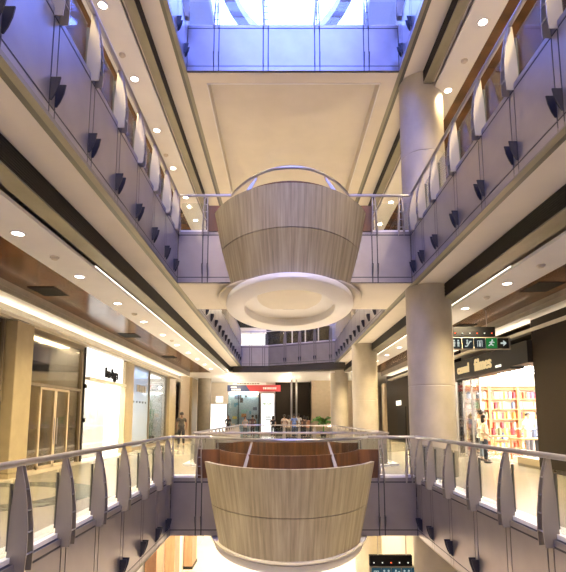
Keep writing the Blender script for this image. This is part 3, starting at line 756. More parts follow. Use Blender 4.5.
boxo('poster', (-0.9, -2.2, 0.5), (-0.85, -1.7, 1.9), M['charcoal'], s4)
def leaf_plant(name, loc, h, label, n=60, spread=0.45, palm=False, group=None):
    t = thing(name, label, 'plant', loc, 0, group)
    MB().lathe([(0.20, 0.0), (0.27, 0.42), (0.29, 0.45), (0.25, 0.45), (0.23, 0.40)], seg=20).build('pot', M['pot'], t)
    st = MB(); lf = MB(); rnd = random.Random(int(h*100)+n)
    if palm:
        st.tube([(0, 0, 0.38), (0.03, 0, h*0.45)], 0.05, 8)
        for k in range(16):
            a = 2*math.pi*k/16 + rnd.uniform(-.2, .2); el = rnd.uniform(0.2, 1.2); L = h*0.62; prev = None
            for q in range(9):
                u = q/8; r_ = L*u*math.cos(el)*(0.9); z_ = h*0.45 + L*u*math.sin(el) - 0.55*L*u*u
                p = Vector((r_*math.cos(a), r_*math.sin(a), z_)); sd = Vector((-math.sin(a), math.cos(a), 0))
                if prev is not None:
                    for s_ in (-1, 1): lf.quad(prev, p, p + sd*s_*0.16*(1-u*0.6) - Vector((0, 0, 0.10)), prev + sd*s_*0.16*(1-u*0.6) - Vector((0, 0, 0.12)))
                prev = p
    else:
        for k in range(5):
            a = 2*math.pi*k/5; x, y = 0.1*math.cos(a), 0.1*math.sin(a); st.tube([(x, y, 0.38), (x*2.2, y*2.2, h)], 0.016, 6)
        for k in range(n):
            a = rnd.uniform(0, 6.28); z_ = rnd.uniform(0.5, h); r_ = rnd.uniform(0.05, 0.22)
            p = Vector((r_*math.cos(a), r_*math.sin(a), z_)); d = Vector((math.cos(a), math.sin(a), rnd.uniform(-0.5, 0.5))).normalized()*rnd.uniform(0.2, spread)
            sd = Vector((-math.sin(a), math.cos(a), 0))*0.035
            lf.quad(p, p + d*0.5 + sd, p + d, p + d*0.5 - sd)
    st.build('stem', M['leaf'], t); lf.build('foliage', M['leaf'], t)
    return t
leaf_plant('potted_bamboo', (XS-0.75, 28.2, 0), 2.5, 'tall bamboo in a dark pot behind the clear pane, next to the blue pane')
leaf_plant('potted_bamboo', (XS-0.85, 29.1, 0), 2.0, 'shorter bamboo in a dark pot behind the clear pane, farther from the blue pane', n=50)
# beyond: dark recess and beige panel
struct(boxo('wall_left', (XS-0.5, 31.3, 0), (XS-0.4, 33.6, 4.6), M['brown']), 'dark recess past the glazed shop', 'wall')
struct(boxo('wall_left', (XS-0.1, 33.6, 0), (XS, 36.9, 4.6), M['beige']), 'beige wall panel at the far left', 'wall')
struct(boxo('wall_left', (XS-1.2, 39.3, 0), (XS-1.1, YEND+2, 4.6), M['plaster']), 'lit wall beyond the far left pilaster', 'wall')

# ------------------------------------------------------------------ right hand side (main level)
ZCR = GC['right', 2]['zw']
struct(boxo('wall_right', (7.40, Y_NEAR, 0), (7.75, 14.0, ZCR+0.1), M['brown']), 'tall dark brown clad wall at the right edge of the view', 'wall')
struct(boxo('wall_right', (SHOP_R, 20.9, 0), (SHOP_R+0.3, 34.55, ZCR+0.1), M['brown']), 'dark brown wall beyond the bookshop with the exit door', 'wall')
# bookshop shell
struct(boxo('wall_right', (7.75, 13.75, 0), (XO_R, 14.0, ZCR+0.3), M['plaster']), 'near side wall of the bookshop', 'wall')
struct(boxo('wall_right', (7.8, 22.4, 0), (XO_R, 22.6, ZCR+0.3), M['plaster']), 'back wall of the bookshop behind the shelves', 'wall')
struct(boxo('ceiling', (SHOP_R+0.05, 13.85, 3.55), (XO_R, 22.4, 3.62), M['white_plaster']), 'white ceiling of the bookshop', 'ceiling')
bk = thing('shopfront', 'open bookshop front under a dark fascia with cream lettering, right of the nearest column', 'shopfront', (SHOP_R, 14.0, 0))
boxo('sign_band', (-0.35, 1.1, 3.05), (0.1, 6.85, 3.78), M['charcoal'], bk)
boxo('sign_return', (-0.35, 0.0, 3.12), (0.5, 1.1, 3.78), M['charcoal'], bk)
for wd_, y_, sz in (('os', 6.35, 0.50), ('casual', 4.95, 0.50), ('filmes', 3.1, 0.62)): text_obj('lettering', wd_, sz, M['gold_lit'], bk, frame((-0.38, y_, 3.42), (0, -1, 0), (0, 0, 1)), 0.02, weight=0.008)
boxo('small_lit_label', (-0.37, 1.7, 3.18), (-0.355, 2.1, 3.25), M['exit_lit'], bk)
g = boxo('glass_front', (-0.03, 4.3, 0.05), (-0.01, 6.75, 3.05), M['shopglass'], bk)
f = MB()
for y in (4.3, 5.1, 5.9, 6.75): f.box((-0.05, y-0.03, 0), (0.01, y+0.03, 3.05))
f.build('window_frame', M['steel'], bk)
boxo('plinth', (-0.05, -0.1, 0.0), (0.35, 1.6, 0.28), M['stone'], bk)
for k in range(4):
    boxo('light_panel', (0.6+1.6*k, 0.5, 3.50), (1.7+1.6*k, 8.0, 3.53), M['shoplight'], bk)
text_obj('hanging_notice', 'livros', 0.16, M['leaf'], bk, frame((1.9, 3.0, 3.25), (1, 0, 0), (0, 0, 1)), 0.01)
# bookcases on the back wall, with individual books
BCOL = [(0.55, 0.12, 0.07), (0.70, 0.62, 0.48), (0.80, 0.78, 0.72), (0.12, 0.18, 0.32), (0.62, 0.30, 0.08), (0.20, 0.28, 0.16), (0.75, 0.70, 0.25), (0.30, 0.06, 0.08)]
BNAME = ['red', 'tan', 'white', 'navy', 'orange', 'green', 'yellow', 'maroon']
def book_proto(i):
    w, h, dp = 0.075, 0.30, 0.2
    t = thing('book', '', 'book', (0, 0, 0), 0)
    b = MB(); b.box((-w/2, -dp, 0), (-w/2+0.008, 0, h)); b.box((w/2-0.008, -dp, 0), (w/2, 0, h)); b.box((-w/2, -dp-0.008, 0), (w/2, -dp, h))
    b.build('cover', cloth(BCOL[i]), t); boxo('pages', (-w/2+0.008, -dp, 0.008), (w/2-0.008, -0.008, h-0.01), M['white'], t)
    return t
PROTO = [book_proto(i) for i in range(8)]; used = [False]*8
rnd = random.Random(3)
usx = ['bookcase next to the glass front', 'second bookcase from the glass front', 'third bookcase from the glass front', 'bookcase at the far right']
units = ['bookcase nearest the glass front on the back wall of the bookshop', 'second bookcase from the glass front in the bookshop', 'third bookcase from the glass front in the bookshop', 'bookcase farthest right on the back wall of the bookshop']
for u in range(4):
    x0 = 8.25 + 1.32*u
    t = thing('bookcase', units[u], 'bookcase', (x0, 22.39, 0))
    for q in (0.0, 1.26): boxo('side_panel', (q, -0.34, 0), (q+0.05, 0, 2.95), M['orange'], t)
    boxo('back_panel', (0.05, -0.03, 0), (1.26, 0, 2.95), M['plaster'], t)
    for k in range(7):
        z_ = 0.08 + 0.46*k
        boxo('shelf', (0.05, -0.34, z_-0.04), (1.26, -0.03, z_), M['orange'], t)
    boxo('cornice', (0, -0.36, 2.9), (1.31, 0, 2.99), M['orange'], t)
    for k in range(6):
        z_ = 0.08 + 0.46*k; xx = x0 + 0.12
        while xx < x0 + 1.20:
            i = rnd.randrange(8)
            if rnd.random() < 0.72:
                o = PROTO[i] if not used[i] else copy_tree(PROTO[i]); used[i] = True
                o.location = (xx, 22.32, z_); o.rotation_euler = (0, 0, 0)
                o['label'] = '%s book on a shelf of the %s' % (BNAME[i], usx[u])
                o['group'] = '%s books in the %s' % (BNAME[i], units[u])
            xx += 0.095 + (0.08 if rnd.random() < 0.15 else 0)
for x, y, lb in ((9.2, 17.6, 'low book table nearest the entrance of the bookshop'), (10.9, 17.0, 'low book table deeper in the bookshop on the right'), (9.4, 20.2, 'low book table in front of the back shelves')):
    display_table(x, y, 0, 1.5, 0.9, 0.78, lb, 'orange')
    for k in range(5):
        i = rnd.randrange(8); o = copy_tree(PROTO[i]); o.location = (x-0.55+0.27*k, y+0.12, 0.78+0.08); o.rotation_euler = (R(90), 0, 0)
        o.location = (x-0.55+0.27*k, y+0.15, 0.78+0.20); o.rotation_euler = (R(-75), 0, 0); o.location.z = 0.78+0.008
        o.rotation_euler = (0, 0, 0); o['label'] = '%s book, %s from left on the %s' % (BNAME[i], ['first', 'second', 'third', 'fourth', 'last'][k], lb.replace(' of the bookshop', '').replace(' in the bookshop', ''))
        if 'group' in o: del o['group']
# exit door on the dark wall
dr = thing('exit_door', 'dark exit door with a lit sign above it in the brown wall', 'door', (SHOP_R-0.02, 30.3, 0))
boxo('door_leaf', (-0.04, -1.0, 0), (0.0, 1.0, 2.2), M['black'], dr); boxo('exit_sign', (-0.08, 0.0, 2.3), (-0.02, 1.1, 2.6), M['exit_lit'], dr)
nb = boxo('notice_board', (-0.03, -0.25, -0.35), (0.03, 0.25, 0.35), M['exit_lit']); nb.location = (SHOP_R-0.03, 28.0, 1.75); tag(nb, 'small white notice on the brown wall right of the exit door', 'notice')
pilaster(SHOP_R-0.15, SHOP_R+0.3, 34.62, 35.5, 3.99, M['beige'], 'pale pilaster at the end of the brown wall')

# hanging direction signs
def direction_sign(loc, wd, back, label, pics, dotcols, rod=1.0):
    t = thing('direction_sign', label, 'sign', loc)
    hb = 0.36
    boxo('sign_box', (0, -0.06, 0), (wd, 0.06, hb), M['beam'], t)
    n = len(pics); cw = (wd-0.08)/n
    for k, pc in enumerate(pics):
        cx = 0.04 + cw*(k+0.5)
        pan = boxo('pictogram_panel', (cx-cw*0.46, -0.072, 0.03), (cx+cw*0.46, -0.06, hb-0.03), back[k], t)
        b = MB(); y0, y1 = -0.082, -0.073; cz = hb/2
        def bx(x0, z0, x1, z1): b.box((cx+x0, y0, cz+z0), (cx+x1, y1, cz+z1))
        def dot(x, z, r): b.tube([(cx+x, y0, cz+z), (cx+x, y1, cz+z)], r, 10)
        def bar(x0, z0, x1, z1, w=0.016):
            d = Vector((x1-x0, 0, z1-z0)).normalized(); nn = Vector((-d.z, 0, d.x))*w
            P = [Vector((cx+x0, y0, cz+z0))+nn, Vector((cx+x1, y0, cz+z1))+nn, Vector((cx+x1, y0, cz+z1))-nn, Vector((cx+x0, y0, cz+z0))-nn]
            b.prism(P, [p+Vector((0, y1-y0, 0)) for p in P])
        if pc == 'people':
            for q in (-0.06, 0.06): dot(q, 0.075, 0.026); bx(q-0.032, -0.03, q+0.032, 0.04); bx(q-0.024, -0.1, q-0.004, -0.03); bx(q+0.004, -0.1, q+0.024, -0.03)
        elif pc == 'lift':
            bx(-0.07, -0.1, -0.055, 0.06); bx(0.055, -0.1, 0.07, 0.06); bx(-0.07, 0.06, 0.07, 0.075); dot(0, 0.03, 0.022); bx(-0.025, -0.1, 0.025, 0.0)
        elif pc == 'stairs':
            bar(-0.09, -0.09, -0.03, -0.09); bar(-0.03, -0.09, 0.06, 0.05); bar(0.06, 0.05, 0.1, 0.05); dot(-0.02, 0.08, 0.024); bar(-0.02, 0.05, -0.03, -0.03, 0.02)
        elif pc == 'exit':
            dot(0.02, 0.085, 0.024); bar(0.01, 0.05, -0.02, -0.02, 0.024); bar(-0.02, -0.02, 0.05, -0.07); bar(-0.02, -0.02, -0.09, -0.08); bar(0.01, 0.04, 0.08, 0.02, 0.012); bar(0.01, 0.04, -0.07, 0.02, 0.012)
        elif pc == 'arrow':
            bx(-0.08, -0.022, 0.03, 0.022); b.prism([(cx+0.0, y0, cz+0.085), (cx+0.09, y0, cz), (cx+0.0, y0, cz-0.085), (cx-0.01, y0, cz-0.05), (cx+0.03, y0, cz), (cx-0.01, y0, cz+0.05)],
                                                     [(cx+0.0, y1, cz+0.085), (cx+0.09, y1, cz), (cx+0.0, y1, cz-0.085), (cx-0.01, y1, cz-0.05), (cx+0.03, y1, cz), (cx-0.01, y1, cz+0.05)])
        b.build('pictogram', M['sign_white'], pan)
    top = boxo('display_box', (0.0, -0.07, hb+0.02), (wd*0.80, 0.07, hb+0.30), M['black'], t)
    for k, cc in enumerate(dotcols):
        x = wd*0.80*(k+0.5)/len(dotcols); MB().tube([(x, -0.085, hb+0.11), (x, -0.071, hb+0.11)], 0.018, 8).build('indicator', M[cc], top)
    for q in (0.25, wd*0.7): MB().tube([(q, 0, hb+0.30), (q, 0, hb+0.30+rod)], 0.012, 8).build('hanger_rod', M['steel'], t)
    return t
direction_sign((4.5, 13.75, 3.46), 2.12, [M['sign_dark']]*4 + [M['screen_green'], M['black']], 'lit direction sign with pictograms and an arrow hanging beside the nearest column',
               ['people', 'people', 'stairs', 'lift', 'exit', 'arrow'], ['led_white', 'led_white', 'led_red', 'led_white', 'led_white', 'led_red', 'led_white', 'led_red'], rod=0.5)
direction_sign((2.5, 14.2, -3.02), 1.5, [M['sign_blue']]*5, 'direction sign with teal pictograms hanging under the lower footbridge',
               ['lift', 'people', 'stairs', 'people', 'exit'], ['led_white', 'led_white', 'led_red', 'led_white', 'led_white'], rod=1.0)

# ------------------------------------------------------------------ far end (main level)
YB = 42.0
struct(boxo('wall_back', (-1.0+0.5, YB, 0), (2.55, YB+0.2, 4.6), M['brown']), 'dark brown wall at the far end behind the group of people', 'wall')
struct(boxo('wall_back', (2.55, YB-2, 0), (7.5, YB-1.8, 4.6), M['beige']), 'beige wall at the far right end', 'wall')
struct(boxo('wall_back', (XS-1, YB+0.3, 0), (-0.5, YB+0.5, 4.6), M['plaster']), 'wall behind the far shops', 'wall')
fs = thing('shopfront', 'far white shopfront left of the window with blue posters', 'shopfront', (-5.4, YB, 0))
boxo('lit_panel', (-0.75, -0.05, 0.1), (0.72, 0.0, 2.7), M['backlit'], fs); boxo('lit_sign', (-0.25, -0.15, 2.85), (0.35, -0.05, 3.35), M['backlit'], fs); boxo('header', (-0.9, -0.1, 2.7), (0.8, 0.0, 4.55), M['wall'], fs)
fs = thing('shopfront', 'far shop window with blue and yellow posters under the red and blue sign', 'shopfront', (-3.25, YB, 0))
b = MB(); b.box((-1.45, -0.08, 0), (-1.35, 0.05, 3.7)); b.box((1.3, -0.08, 0), (1.4, 0.05, 3.7)); b.box((-0.5, -0.08, 0), (-0.44, 0.05, 3.7)); b.build('window_frame', M['charcoal'], fs)
boxo('window_pane', (-1.35, -0.03, 0.05), (1.3, -0.01, 3.7), M['shopglass'], fs)
rp = random.Random(11)
for k in range(26):
    x = rp.uniform(-1.3, 1.05); z_ = rp.uniform(0.2, 3.3) ; w = rp.uniform(0.15, 0.5); h = rp.uniform(0.15, 0.45)
    cc = rp.choice([(0.10, 0.30, 0.45), (0.65, 0.60, 0.20), (0.7, 0.7, 0.62), (0.08, 0.12, 0.2), (0.25, 0.5, 0.5), (0.5, 0.28, 0.1), (0.05, 0.05, 0.05)])
    boxo('poster', (x, 0.1+0.004*k, z_), (x+w, 0.102+0.004*k, z_+h), cloth(cc), fs)
boxo('backdrop', (-1.4, 0.24, 0), (1.35, 0.28, 3.7), cloth((0.30, 0.45, 0.55)), fs)
boxo('window_light', (-1.3, 0.0, 3.6), (1.25, 0.2, 3.66), M['shoplight'], fs)
sb = thing('shop_sign', 'long navy and red sign above the far shop window', 'sign', (-4.65, YB-0.35, 3.78))
boxo('navy_half', (0, -0.06, 0), (2.0, 0.06, 0.55), M['navy'], sb); b = MB(); b.prism([(2.0, -0.07, 0), (4.6, -0.07, 0), (4.6, -0.07, 0.55), (1.6, -0.07, 0.55)], [(2.0, 0.07, 0), (4.6, 0.07, 0), (4.6, 0.07, 0.55), (1.6, 0.07, 0.55)]); b.build('red_half', M['red'], sb)
b = MB(); x = 3.1
for w in (0.10, 0.14, 0.08, 0.14, 0.12, 0.06, 0.12, 0.1): b.box((x, -0.085, 0.18), (x+w, -0.072, 0.36)); x += w+0.04
b.build('white_lettering', M['white'], sb)
b = MB(); x = 0.35
for w in (0.12, 0.16, 0.1, 0.14, 0.12): b.box((x, -0.075, 0.08), (x+w, -0.062, 0.22)); x += w+0.04
b.box((0.3, -0.075, 0.30), (0.8, -0.062, 0.42)); b.build('white_lettering', M['white'], sb)
ws = thing('shop_sign', 'narrow white sign above the navy and red sign', 'sign', (-4.2, YB-0.3, 4.34)); boxo('sign_board', (0, -0.04, 0), (2.9, 0.04, 0.24), M['white'], ws)
b = MB(); x = 0.4
for w in (0.14, 0.2, 0.1, 0.18, 0.22, 0.12, 0.2, 0.16, 0.2): b.box((x, -0.05, 0.07), (x+w, -0.041, 0.17)); x += w+0.05
b.build('grey_lettering', M['beam'], ws)
lp = thing('light_box', 'tall white light box with green letters right of the far shop window', 'sign', (-1.15, YB-0.2, 0)); boxo('lit_face', (-0.55, -0.06, 0.2), (0.55, 0.0, 3.6), M['backlit'], lp); boxo('box_frame', (-0.6, 0.0, 0.0), (0.6, 0.1, 3.65), M['steel'], lp)
text_obj('lettering', 'eron', 0.42, M['leaf'], lp, frame((0, -0.07, 2.75), (1, 0, 0), (0, 0, 1)), 0.005, weight=0.01)
b = MB(); 
for k in range(4): b.box((-0.2, -0.075, 1.2+0.14*k), (0.3, -0.065, 1.27+0.14*k))
b.build('small_print', M['sign_blue'], lp)
for x, lb in ((0.85, 'slim steel pole at the far end, left of the pair'), (1.25, 'slim steel pole at the far end, right of the pair')):
    p = thing('steel_pole', lb, 'pole', (x, YB-3.0, 0)); MB().tube([(0, 0, 0.02), (0, 0, 4.6)], 0.07, 12).build('pole', M['steel'], p); MB().lathe([(0.16, 0), (0.16, 0.02), (0.07, 0.04)], seg=16).build('base_plate', M['steel'], p)
leaf_plant('potted_palm', (3.3, YB-4.3, 0), 2.4, 'green palm in a pot in front of the beige far wall', palm=True)

# far end (upper level)
struct(boxo('wall_back', (XS-1, 39.0, Z2), (SHOP_R+1, 39.2, zs3), M['charcoal']), 'dark wall at the far end of the upper level', 'wall')
u = thing('shopfront', 'bright upper shop window at the far end on the left, over the balustrade', 'shopfront', (-2.2, 38.9, Z2))
boxo('lit_panel', (-1.2, 0.0, 0.0), (0.9, 0.06, 1.9), M['backlit'], u); boxo('header', (-1.3, -0.05, 1.9), (1.0, 0.05, 2.4), M['lavender'], u)
u = thing('shopfront', 'dark glazed upper shopfront at the far end on the right', 'shopfront', (1.6, 38.0, Z2))
for k in range(4):
    boxo('window_pane', (-1.7+1.05*k, 0, 0.1), (-0.75+1.05*k, 0.03, 2.8), M['dimglass'], u)
    boxo('mullion', (-0.75+1.05*k, -0.05, 0), (-0.65+1.05*k, 0.05, 2.9), M['lavender'], u)
boxo('header', (-1.8, -0.05, 2.8), (2.6, 0.05, 3.6), M['wall'], u)

# ------------------------------------------------------------------ ground floor
for k, (y0, y1, m, lb) in enumerate(((19.0, 20.2, 'pale_timber', 'orange timber pier nearest on the ground floor at lower left'), (22.2, 23.3, 'pale_timber', 'orange timber pier second along the ground floor shops'), (26.6, 28.0, 'pale_timber', 'orange timber pier farthest along the ground floor shops'))):
    r = thing('timber_pier', lb, 'pier', (-4.97, (y0+y1)/2, Z0)); boxo('pier_shaft', (-0.2, -(y1-y0)/2, 0), (0.25, (y1-y0)/2, 4.3), M[m], r, 0.02); boxo('plinth', (-0.22, -(y1-y0)/2-0.03, 0), (0.28, (y1-y0)/2+0.03, 0.15), M['charcoal'], r)
struct(boxo('wall_left', (-5.4, Y_NEAR, Z0), (-5.2, 48, -1.9), M['white']), 'pale shop wall on the ground floor left', 'wall')
struct(boxo('wall_right', (6.0, Y_NEAR, Z0), (6.2, 48, -1.9), M['plaster']), 'warm shop wall on the ground floor right', 'wall')
struct(boxo('ceiling', (SHOP_L, 33, -1.86), (SHOP_R, 48, -1.8), M['white_plaster']), 'ceiling at the far end of the ground floor', 'ceiling')

# ------------------------------------------------------------------ people
def skin_mesh(name, verts, edges, radii, m, levels=1):
    me = bpy.data.meshes.new(name); me.from_pydata(verts, edges, []); o = bpy.data.objects.new('tmp', me); COL.objects.link(o)
    sk = o.modifiers.new('s', 'SKIN'); sk.use_smooth_shade = True
    for i, r in enumerate(radii):
        v = me.skin_vertices[0].data[i]; v.radius = (r, r) if not isinstance(r, tuple) else r; v.use_root = (i == 0)
    if levels: sb_ = o.modifiers.new('u', 'SUBSURF'); sb_.levels = levels; sb_.render_levels = levels
    dg = bpy.context.evaluated_depsgraph_get(); dg.update()
    out = bpy.data.meshes.new_from_object(o.evaluated_get(dg)); out.name = name
    bpy.data.objects.remove(o); bpy.data.meshes.remove(me)
    out.materials.clear(); out.materials.append(m)
    for p in out.polygons: p.use_smooth = True
    return out
def ico(name, c, r, m, parent, sc=(1, 1, 1), cut=None):
    bm = bmesh.new(); bmesh.ops.create_uvsphere(bm, u_segments=16, v_segments=10, radius=1.0)
    for v in bm.verts:
        v.co = Vector((c[0]+v.co.x*r*sc[0], c[1]+v.co.y*r*sc[1], c[2]+v.co.z*r*sc[2]))
    if cut: bmesh.ops.delete(bm, geom=[v for v in bm.verts if cut(v.co)], context='VERTS')
    me = bpy.data.meshes.new(name); bm.to_mesh(me); bm.free(); me.materials.append(m)
    for p in me.polygons: p.use_smooth = True
    o = bpy.data.objects.new(name, me); COL.objects.link(o); o.parent = parent; return o
def person(loc, rz, h, shirt, trousers, label, skin='skin', stride=0.0, arms='down', long_hair=False, long_sleeve=False, shoes=(0.03, 0.03, 0.03), female=False, group=None, hair=None):
    """faces local -y; height normalised to 1.75"""
    root = thing('person', label, 'person', loc, rz, group); k = h/1.75; root.scale = (k, k, k)
    sw = 0.165 if female else 0.19; hipw = 0.095
    V = []; E = []; RR = []
    def add(p, r, par=None):
        V.append(p); RR.append(r); i = len(V)-1
        if par is not None: E.append((par, i))
        return i
    pel = add((0, 0, 0.95), 0.125)
    wai = add((0, 0.0, 1.08), 0.115 if not female else 0.10, pel); che = add((0, 0.005, 1.28), 0.135, wai); upc = add((0, 0.0, 1.40), 0.10, che); nek = add((0, -0.005, 1.48), 0.052, upc)
    hb = add((0, -0.015, 1.555), 0.070, nek); hd_ = add((0, -0.01, 1.64), 0.088, hb); ht = add((0, -0.005, 1.705), 0.062, hd_)
    nose = add((0, -0.100, 1.615), 0.013, hd_)
    joints = {}
    for s in (-1, 1):
        st = stride*s
        hip = add((s*hipw, 0, 0.90), 0.092, pel); kn = add((s*hipw*1.05, -st*0.45 - 0.01 - (0.02 if st else 0), 0.50), 0.058, hip)
        an = add((s*hipw*1.1, -st*0.9 + (0.05 if st < 0 else 0), 0.09 + (0.04 if st < 0 else 0)), 0.040, kn)
        to = add((s*hipw*1.25, -st*0.9 - 0.13 + (0.05 if st < 0 else 0), 0.035), 0.030, an)
        sh = add((s*sw, 0.0, 1.40), 0.060, upc)
        if arms == 'down': el, wr = (s*(sw+0.055), 0.03 + st*0.15, 1.13), (s*(sw+0.06), -0.04 + st*0.35, 0.89)
        elif arms == 'front': el, wr = (s*(sw+0.05), 0.02, 1.14), (s*(sw-0.06), -0.20, 1.05)
        else: el, wr = (s*(sw+0.07), 0.05, 1.14), (s*(sw-0.03), -0.14, 0.98)
        e_ = add(el, 0.042, sh); w_ = add(wr, 0.029, e_)
        d = (Vector(wr)-Vector(el)).normalized(); side = Vector((0, 1, 0)) if abs(d.z) > 0.7 else Vector((s*0.2, 0, 1)); side = (side - d*side.dot(d)).normalized(); nrm = d.cross(side).normalized()
        pm = add(tuple(Vector(wr)+d*0.055), 0.027, w_)
        for q, ln in zip((-1.5, -0.5, 0.5, 1.5), (0.060, 0.075, 0.080, 0.066)):
            b0 = Vector(wr)+d*0.085+side*q*0.019
            f0 = add(tuple(b0), 0.0095, pm); f1 = add(tuple(b0+d*ln*0.55+nrm*0.008*s), 0.0085, f0); add(tuple(b0+d*ln*0.95+nrm*0.028*s), 0.0075, f1)
        t0 = add(tuple(Vector(wr)+d*0.04-side*0.034), 0.011, pm); add(tuple(Vector(wr)+d*0.085-side*0.050+nrm*0.012*s), 0.0085, t0)
        joints[s] = (hip, kn, an, to, sh, e_, w_)
    inst('body', skin_mesh('body', V, E, RR, M[skin], 1), root)
    # shirt
    SV = [V[pel], V[wai], V[che], V[upc], (0, 0, 0.865)]; SR = [0.150, 0.138 if not female else 0.128, 0.152, 0.110, 0.150]; SE = [(0, 1), (1, 2), (2, 3), (0, 4)]
    for s in (-1, 1):
        hip, kn, an, to, sh, e_, w_ = joints[s]; i = len(SV); SV += [V[sh], tuple(Vector(V[sh]).lerp(Vector(V[e_]), 0.62))]; SR += [0.072, 0.058]; SE += [(3, i), (i, i+1)]
        if long_sleeve: SV += [V[e_], tuple(Vector(V[e_]).lerp(Vector(V[w_]), 0.92))]; SR += [0.054, 0.042]; SE += [(i+1, i+2), (i+2, i+3)]
    inst('shirt', skin_mesh('shirt', SV, SE, SR, cloth(shirt), 1), root)
    TV = [(0, 0, 0.93), (0, 0, 1.05)]; TR = [0.134, 0.120]; TE = [(0, 1)]
    for s in (-1, 1):
        hip, kn, an, *_ = joints[s]; i = len(TV); TV += [V[hip], V[kn], tuple(Vector(V[kn]).lerp(Vector(V[an]), 0.92))]; TR += [0.106, 0.074, 0.062]; TE += [(0, i), (i, i+1), (i+1, i+2)]
    inst('trousers', skin_mesh('trousers', TV, TE, TR, cloth(trousers), 1), root)
    for s in (-1, 1):
        an, to = Vector(V[joints[s][2]]), Vector(V[joints[s][3]]); c = (an+to)/2
        ico('shoe', (c.x, c.y+0.01, max(0.042, min(an.z, 0.09)-0.045)), 0.1, cloth(shoes), root, (0.48, 1.38, 0.42))
        ico('ear', (s*0.088, 0.0, 1.625), 0.022, M[skin], root, (0.5, 0.9, 1.3))
        ico('eye', (s*0.034, -0.088, 1.645), 0.011, M['black'], root)
    ico('mouth', (0, -0.083, 1.572), 0.016, cloth((0.35, 0.12, 0.10)), root, (1.2, 0.5, 0.35))
    hm = hair or M['hair']
    ico('hair', (0, 0.012, 1.668), 0.104, hm, root, (0.98, 1.05, 1.0), cut=lambda p: p.y < -0.045 and p.z < 1.70 or p.z < 1.60)
    if long_hair: ico('long_hair', (0, 0.045, 1.58), 0.11, hm, root, (0.95, 0.72, 1.4), cut=lambda p: p.y < -0.02)
    return root
BLK = (0.018, 0.018, 0.022); DEN = (0.03, 0.045, 0.085); GRY = (0.15, 0.15, 0.17)
person((-5.2, 25.3, 0), R(200), 1.80, (0.035, 0.03, 0.028), BLK, 'person in dark clothes walking by the glazed shop on the left', 'skin_dark', stride=0.16, arms='down')
person((6.86, 16.35, 0), R(75), 1.60, (0.62, 0.52, 0.38), (0.02, 0.025, 0.04), 'person with big dark hair, cream top and dark jeans at the bookshop window', 'skin', arms='bent', long_hair=True, female=True)
person((7.12, 17.15, 0), R(100), 1.78, (0.6, 0.56, 0.5), (0.16, 0.20, 0.24), 'taller person in a pale top just behind the one in the cream top', 'skin', arms='down')
person((9.5, 18.6, 0), R(20), 1.70, (0.75, 0.74, 0.72), GRY, 'shopper in a white shirt inside the bookshop, by the low tables', arms='front')
person((10.2, 19.2, 0), R(-40), 1.72, (0.24, 0.28, 0.42), BLK, 'shopper in a blue shirt inside the bookshop on the right', arms='front', female=True, long_hair=True)
person((8.2, 20.6, 0), R(150), 1.72, (0.22, 0.22, 0.24), BLK, 'shopper in grey inside the bookshop behind the glass front', arms='front')
GRP = [(-0.6, 37.0, 1.66, (0.03, 0.03, 0.035), BLK, 'person in black at the left end of the far group', 160, True),
       (0.25, 36.4, 1.74, (0.62, 0.50, 0.44), (0.10, 0.09, 0.09), 'person in a pale pink shirt in the far group', 200, False),
       (0.62, 37.4, 1.70, (0.70, 0.62, 0.52), (0.30, 0.24, 0.18), 'person in a cream shirt next to the pink shirt in the far group', 150, True),
       (0.98, 36.2, 1.80, (0.20, 0.30, 0.68), (0.05, 0.07, 0.14), 'person in a bright blue shirt in the far group', 190, False),
       (1.35, 37.2, 1.82, (0.78, 0.76, 0.74), DEN, 'person in a white shirt right of the blue shirt in the far group', 170, False),
       (1.75, 36.6, 1.66, (0.12, 0.07, 0.06), BLK, 'person in a dark brown top in the far group', 210, True),
       (2.05, 37.3, 1.60, (0.62, 0.34, 0.24), (0.5, 0.42, 0.36), 'person in a peach top at the right end of the far group', 150, True),
       (-4.15, 38.0, 1.70, BLK, BLK, 'person in a black jacket in front of the far white shopfront', 20, False),
       (-2.2, 37.6, 1.72, (0.10, 0.06, 0.06), BLK, 'person in dark red in front of the far shop window', 200, False),
       (-2.9, 39.2, 1.62, (0.45, 0.40, 0.36), GRY, 'person in a grey top in front of the far shop window', 10, True)]
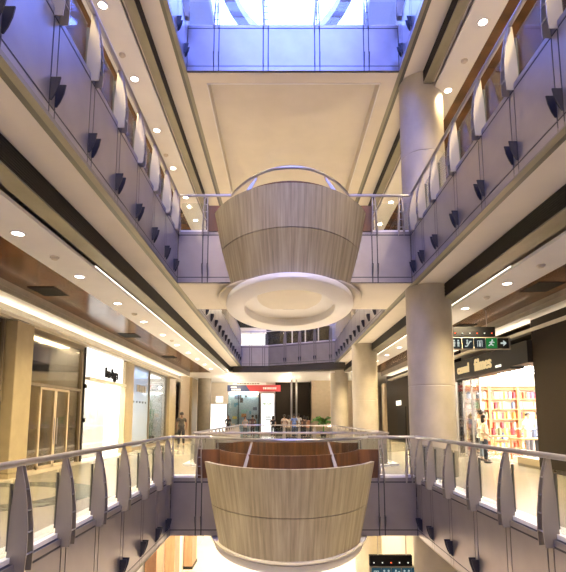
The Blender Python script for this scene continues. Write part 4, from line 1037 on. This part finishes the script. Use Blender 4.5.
for x, y, h, sh, tr, lb, rz, fem in GRP:
    person((x, y, 0), R(rz), h, sh, tr, lb, 'skin' if fem else 'skin_dark', arms='bent' if fem else 'down', female=fem, long_hair=fem)

# ------------------------------------------------------------------ light
w = bpy.data.worlds.new('world'); scn.world = w; w.use_nodes = True
bg = w.node_tree.nodes['Background']; bg.inputs[0].default_value = (0.17, 0.25, 1.0, 1); bg.inputs[1].default_value = 16.0
pl = bpy.data.lights.new('skylight_portal', 'AREA'); pl.shape = 'RECTANGLE'; pl.size = sx1-sx0; pl.size_y = sy1-sy0; pl.cycles.is_portal = True
po = bpy.data.objects.new('skylight_portal', pl); COL.objects.link(po); po.location = ((sx0+sx1)/2, (sy0+sy1)/2, ZR+0.34)
def lamp(loc, e, col=(1, 0.82, 0.6), size=0.06):  # added fill: bare point light with no fitting
    l = bpy.data.lights.new('lamp', 'POINT'); l.energy = e; l.color = col; l.shadow_soft_size = size
    o = bpy.data.objects.new('lamp', l); COL.objects.link(o); o.location = loc
for y in (36.5, 40.0):
    for x in (-4.0, 0.5, 4.5): lamp((x, y, 4.0), 120)  # added fill in front of the far shops
lamp((-1.5, 35, 10.2), 350); lamp((2.5, 35, 10.2), 350)  # added fill brightening the far upper level
pass
for y in (22, 30, 38): lamp((0.3, y, -2.6), 900, size=0.06)  # added fill over the ground floor
lamp((-2, -3.5, 4.4), 260, (1, 0.80, 0.50), 0.06); lamp((3, -3.5, 4.4), 260, (1, 0.80, 0.50), 0.06); lamp((-2, -3.5, 10.5), 420, (1, 0.80, 0.50), 0.06); lamp((3, -3.5, 10.5), 420, (1, 0.80, 0.50), 0.06)  # added warm fill from behind the viewpoint

scn.view_settings.view_transform = 'Standard'; scn.view_settings.look = 'None'
scn.view_settings.exposure = 0.22; scn.view_settings.gamma = 1.0; scn.view_settings.use_curve_mapping = False
scn.cycles.use_denoising = True
scn.cycles.max_bounces = 8; scn.cycles.diffuse_bounces = 5; scn.cycles.transparent_max_bounces = 16
scn.cycles.sample_clamp_indirect = 6.0
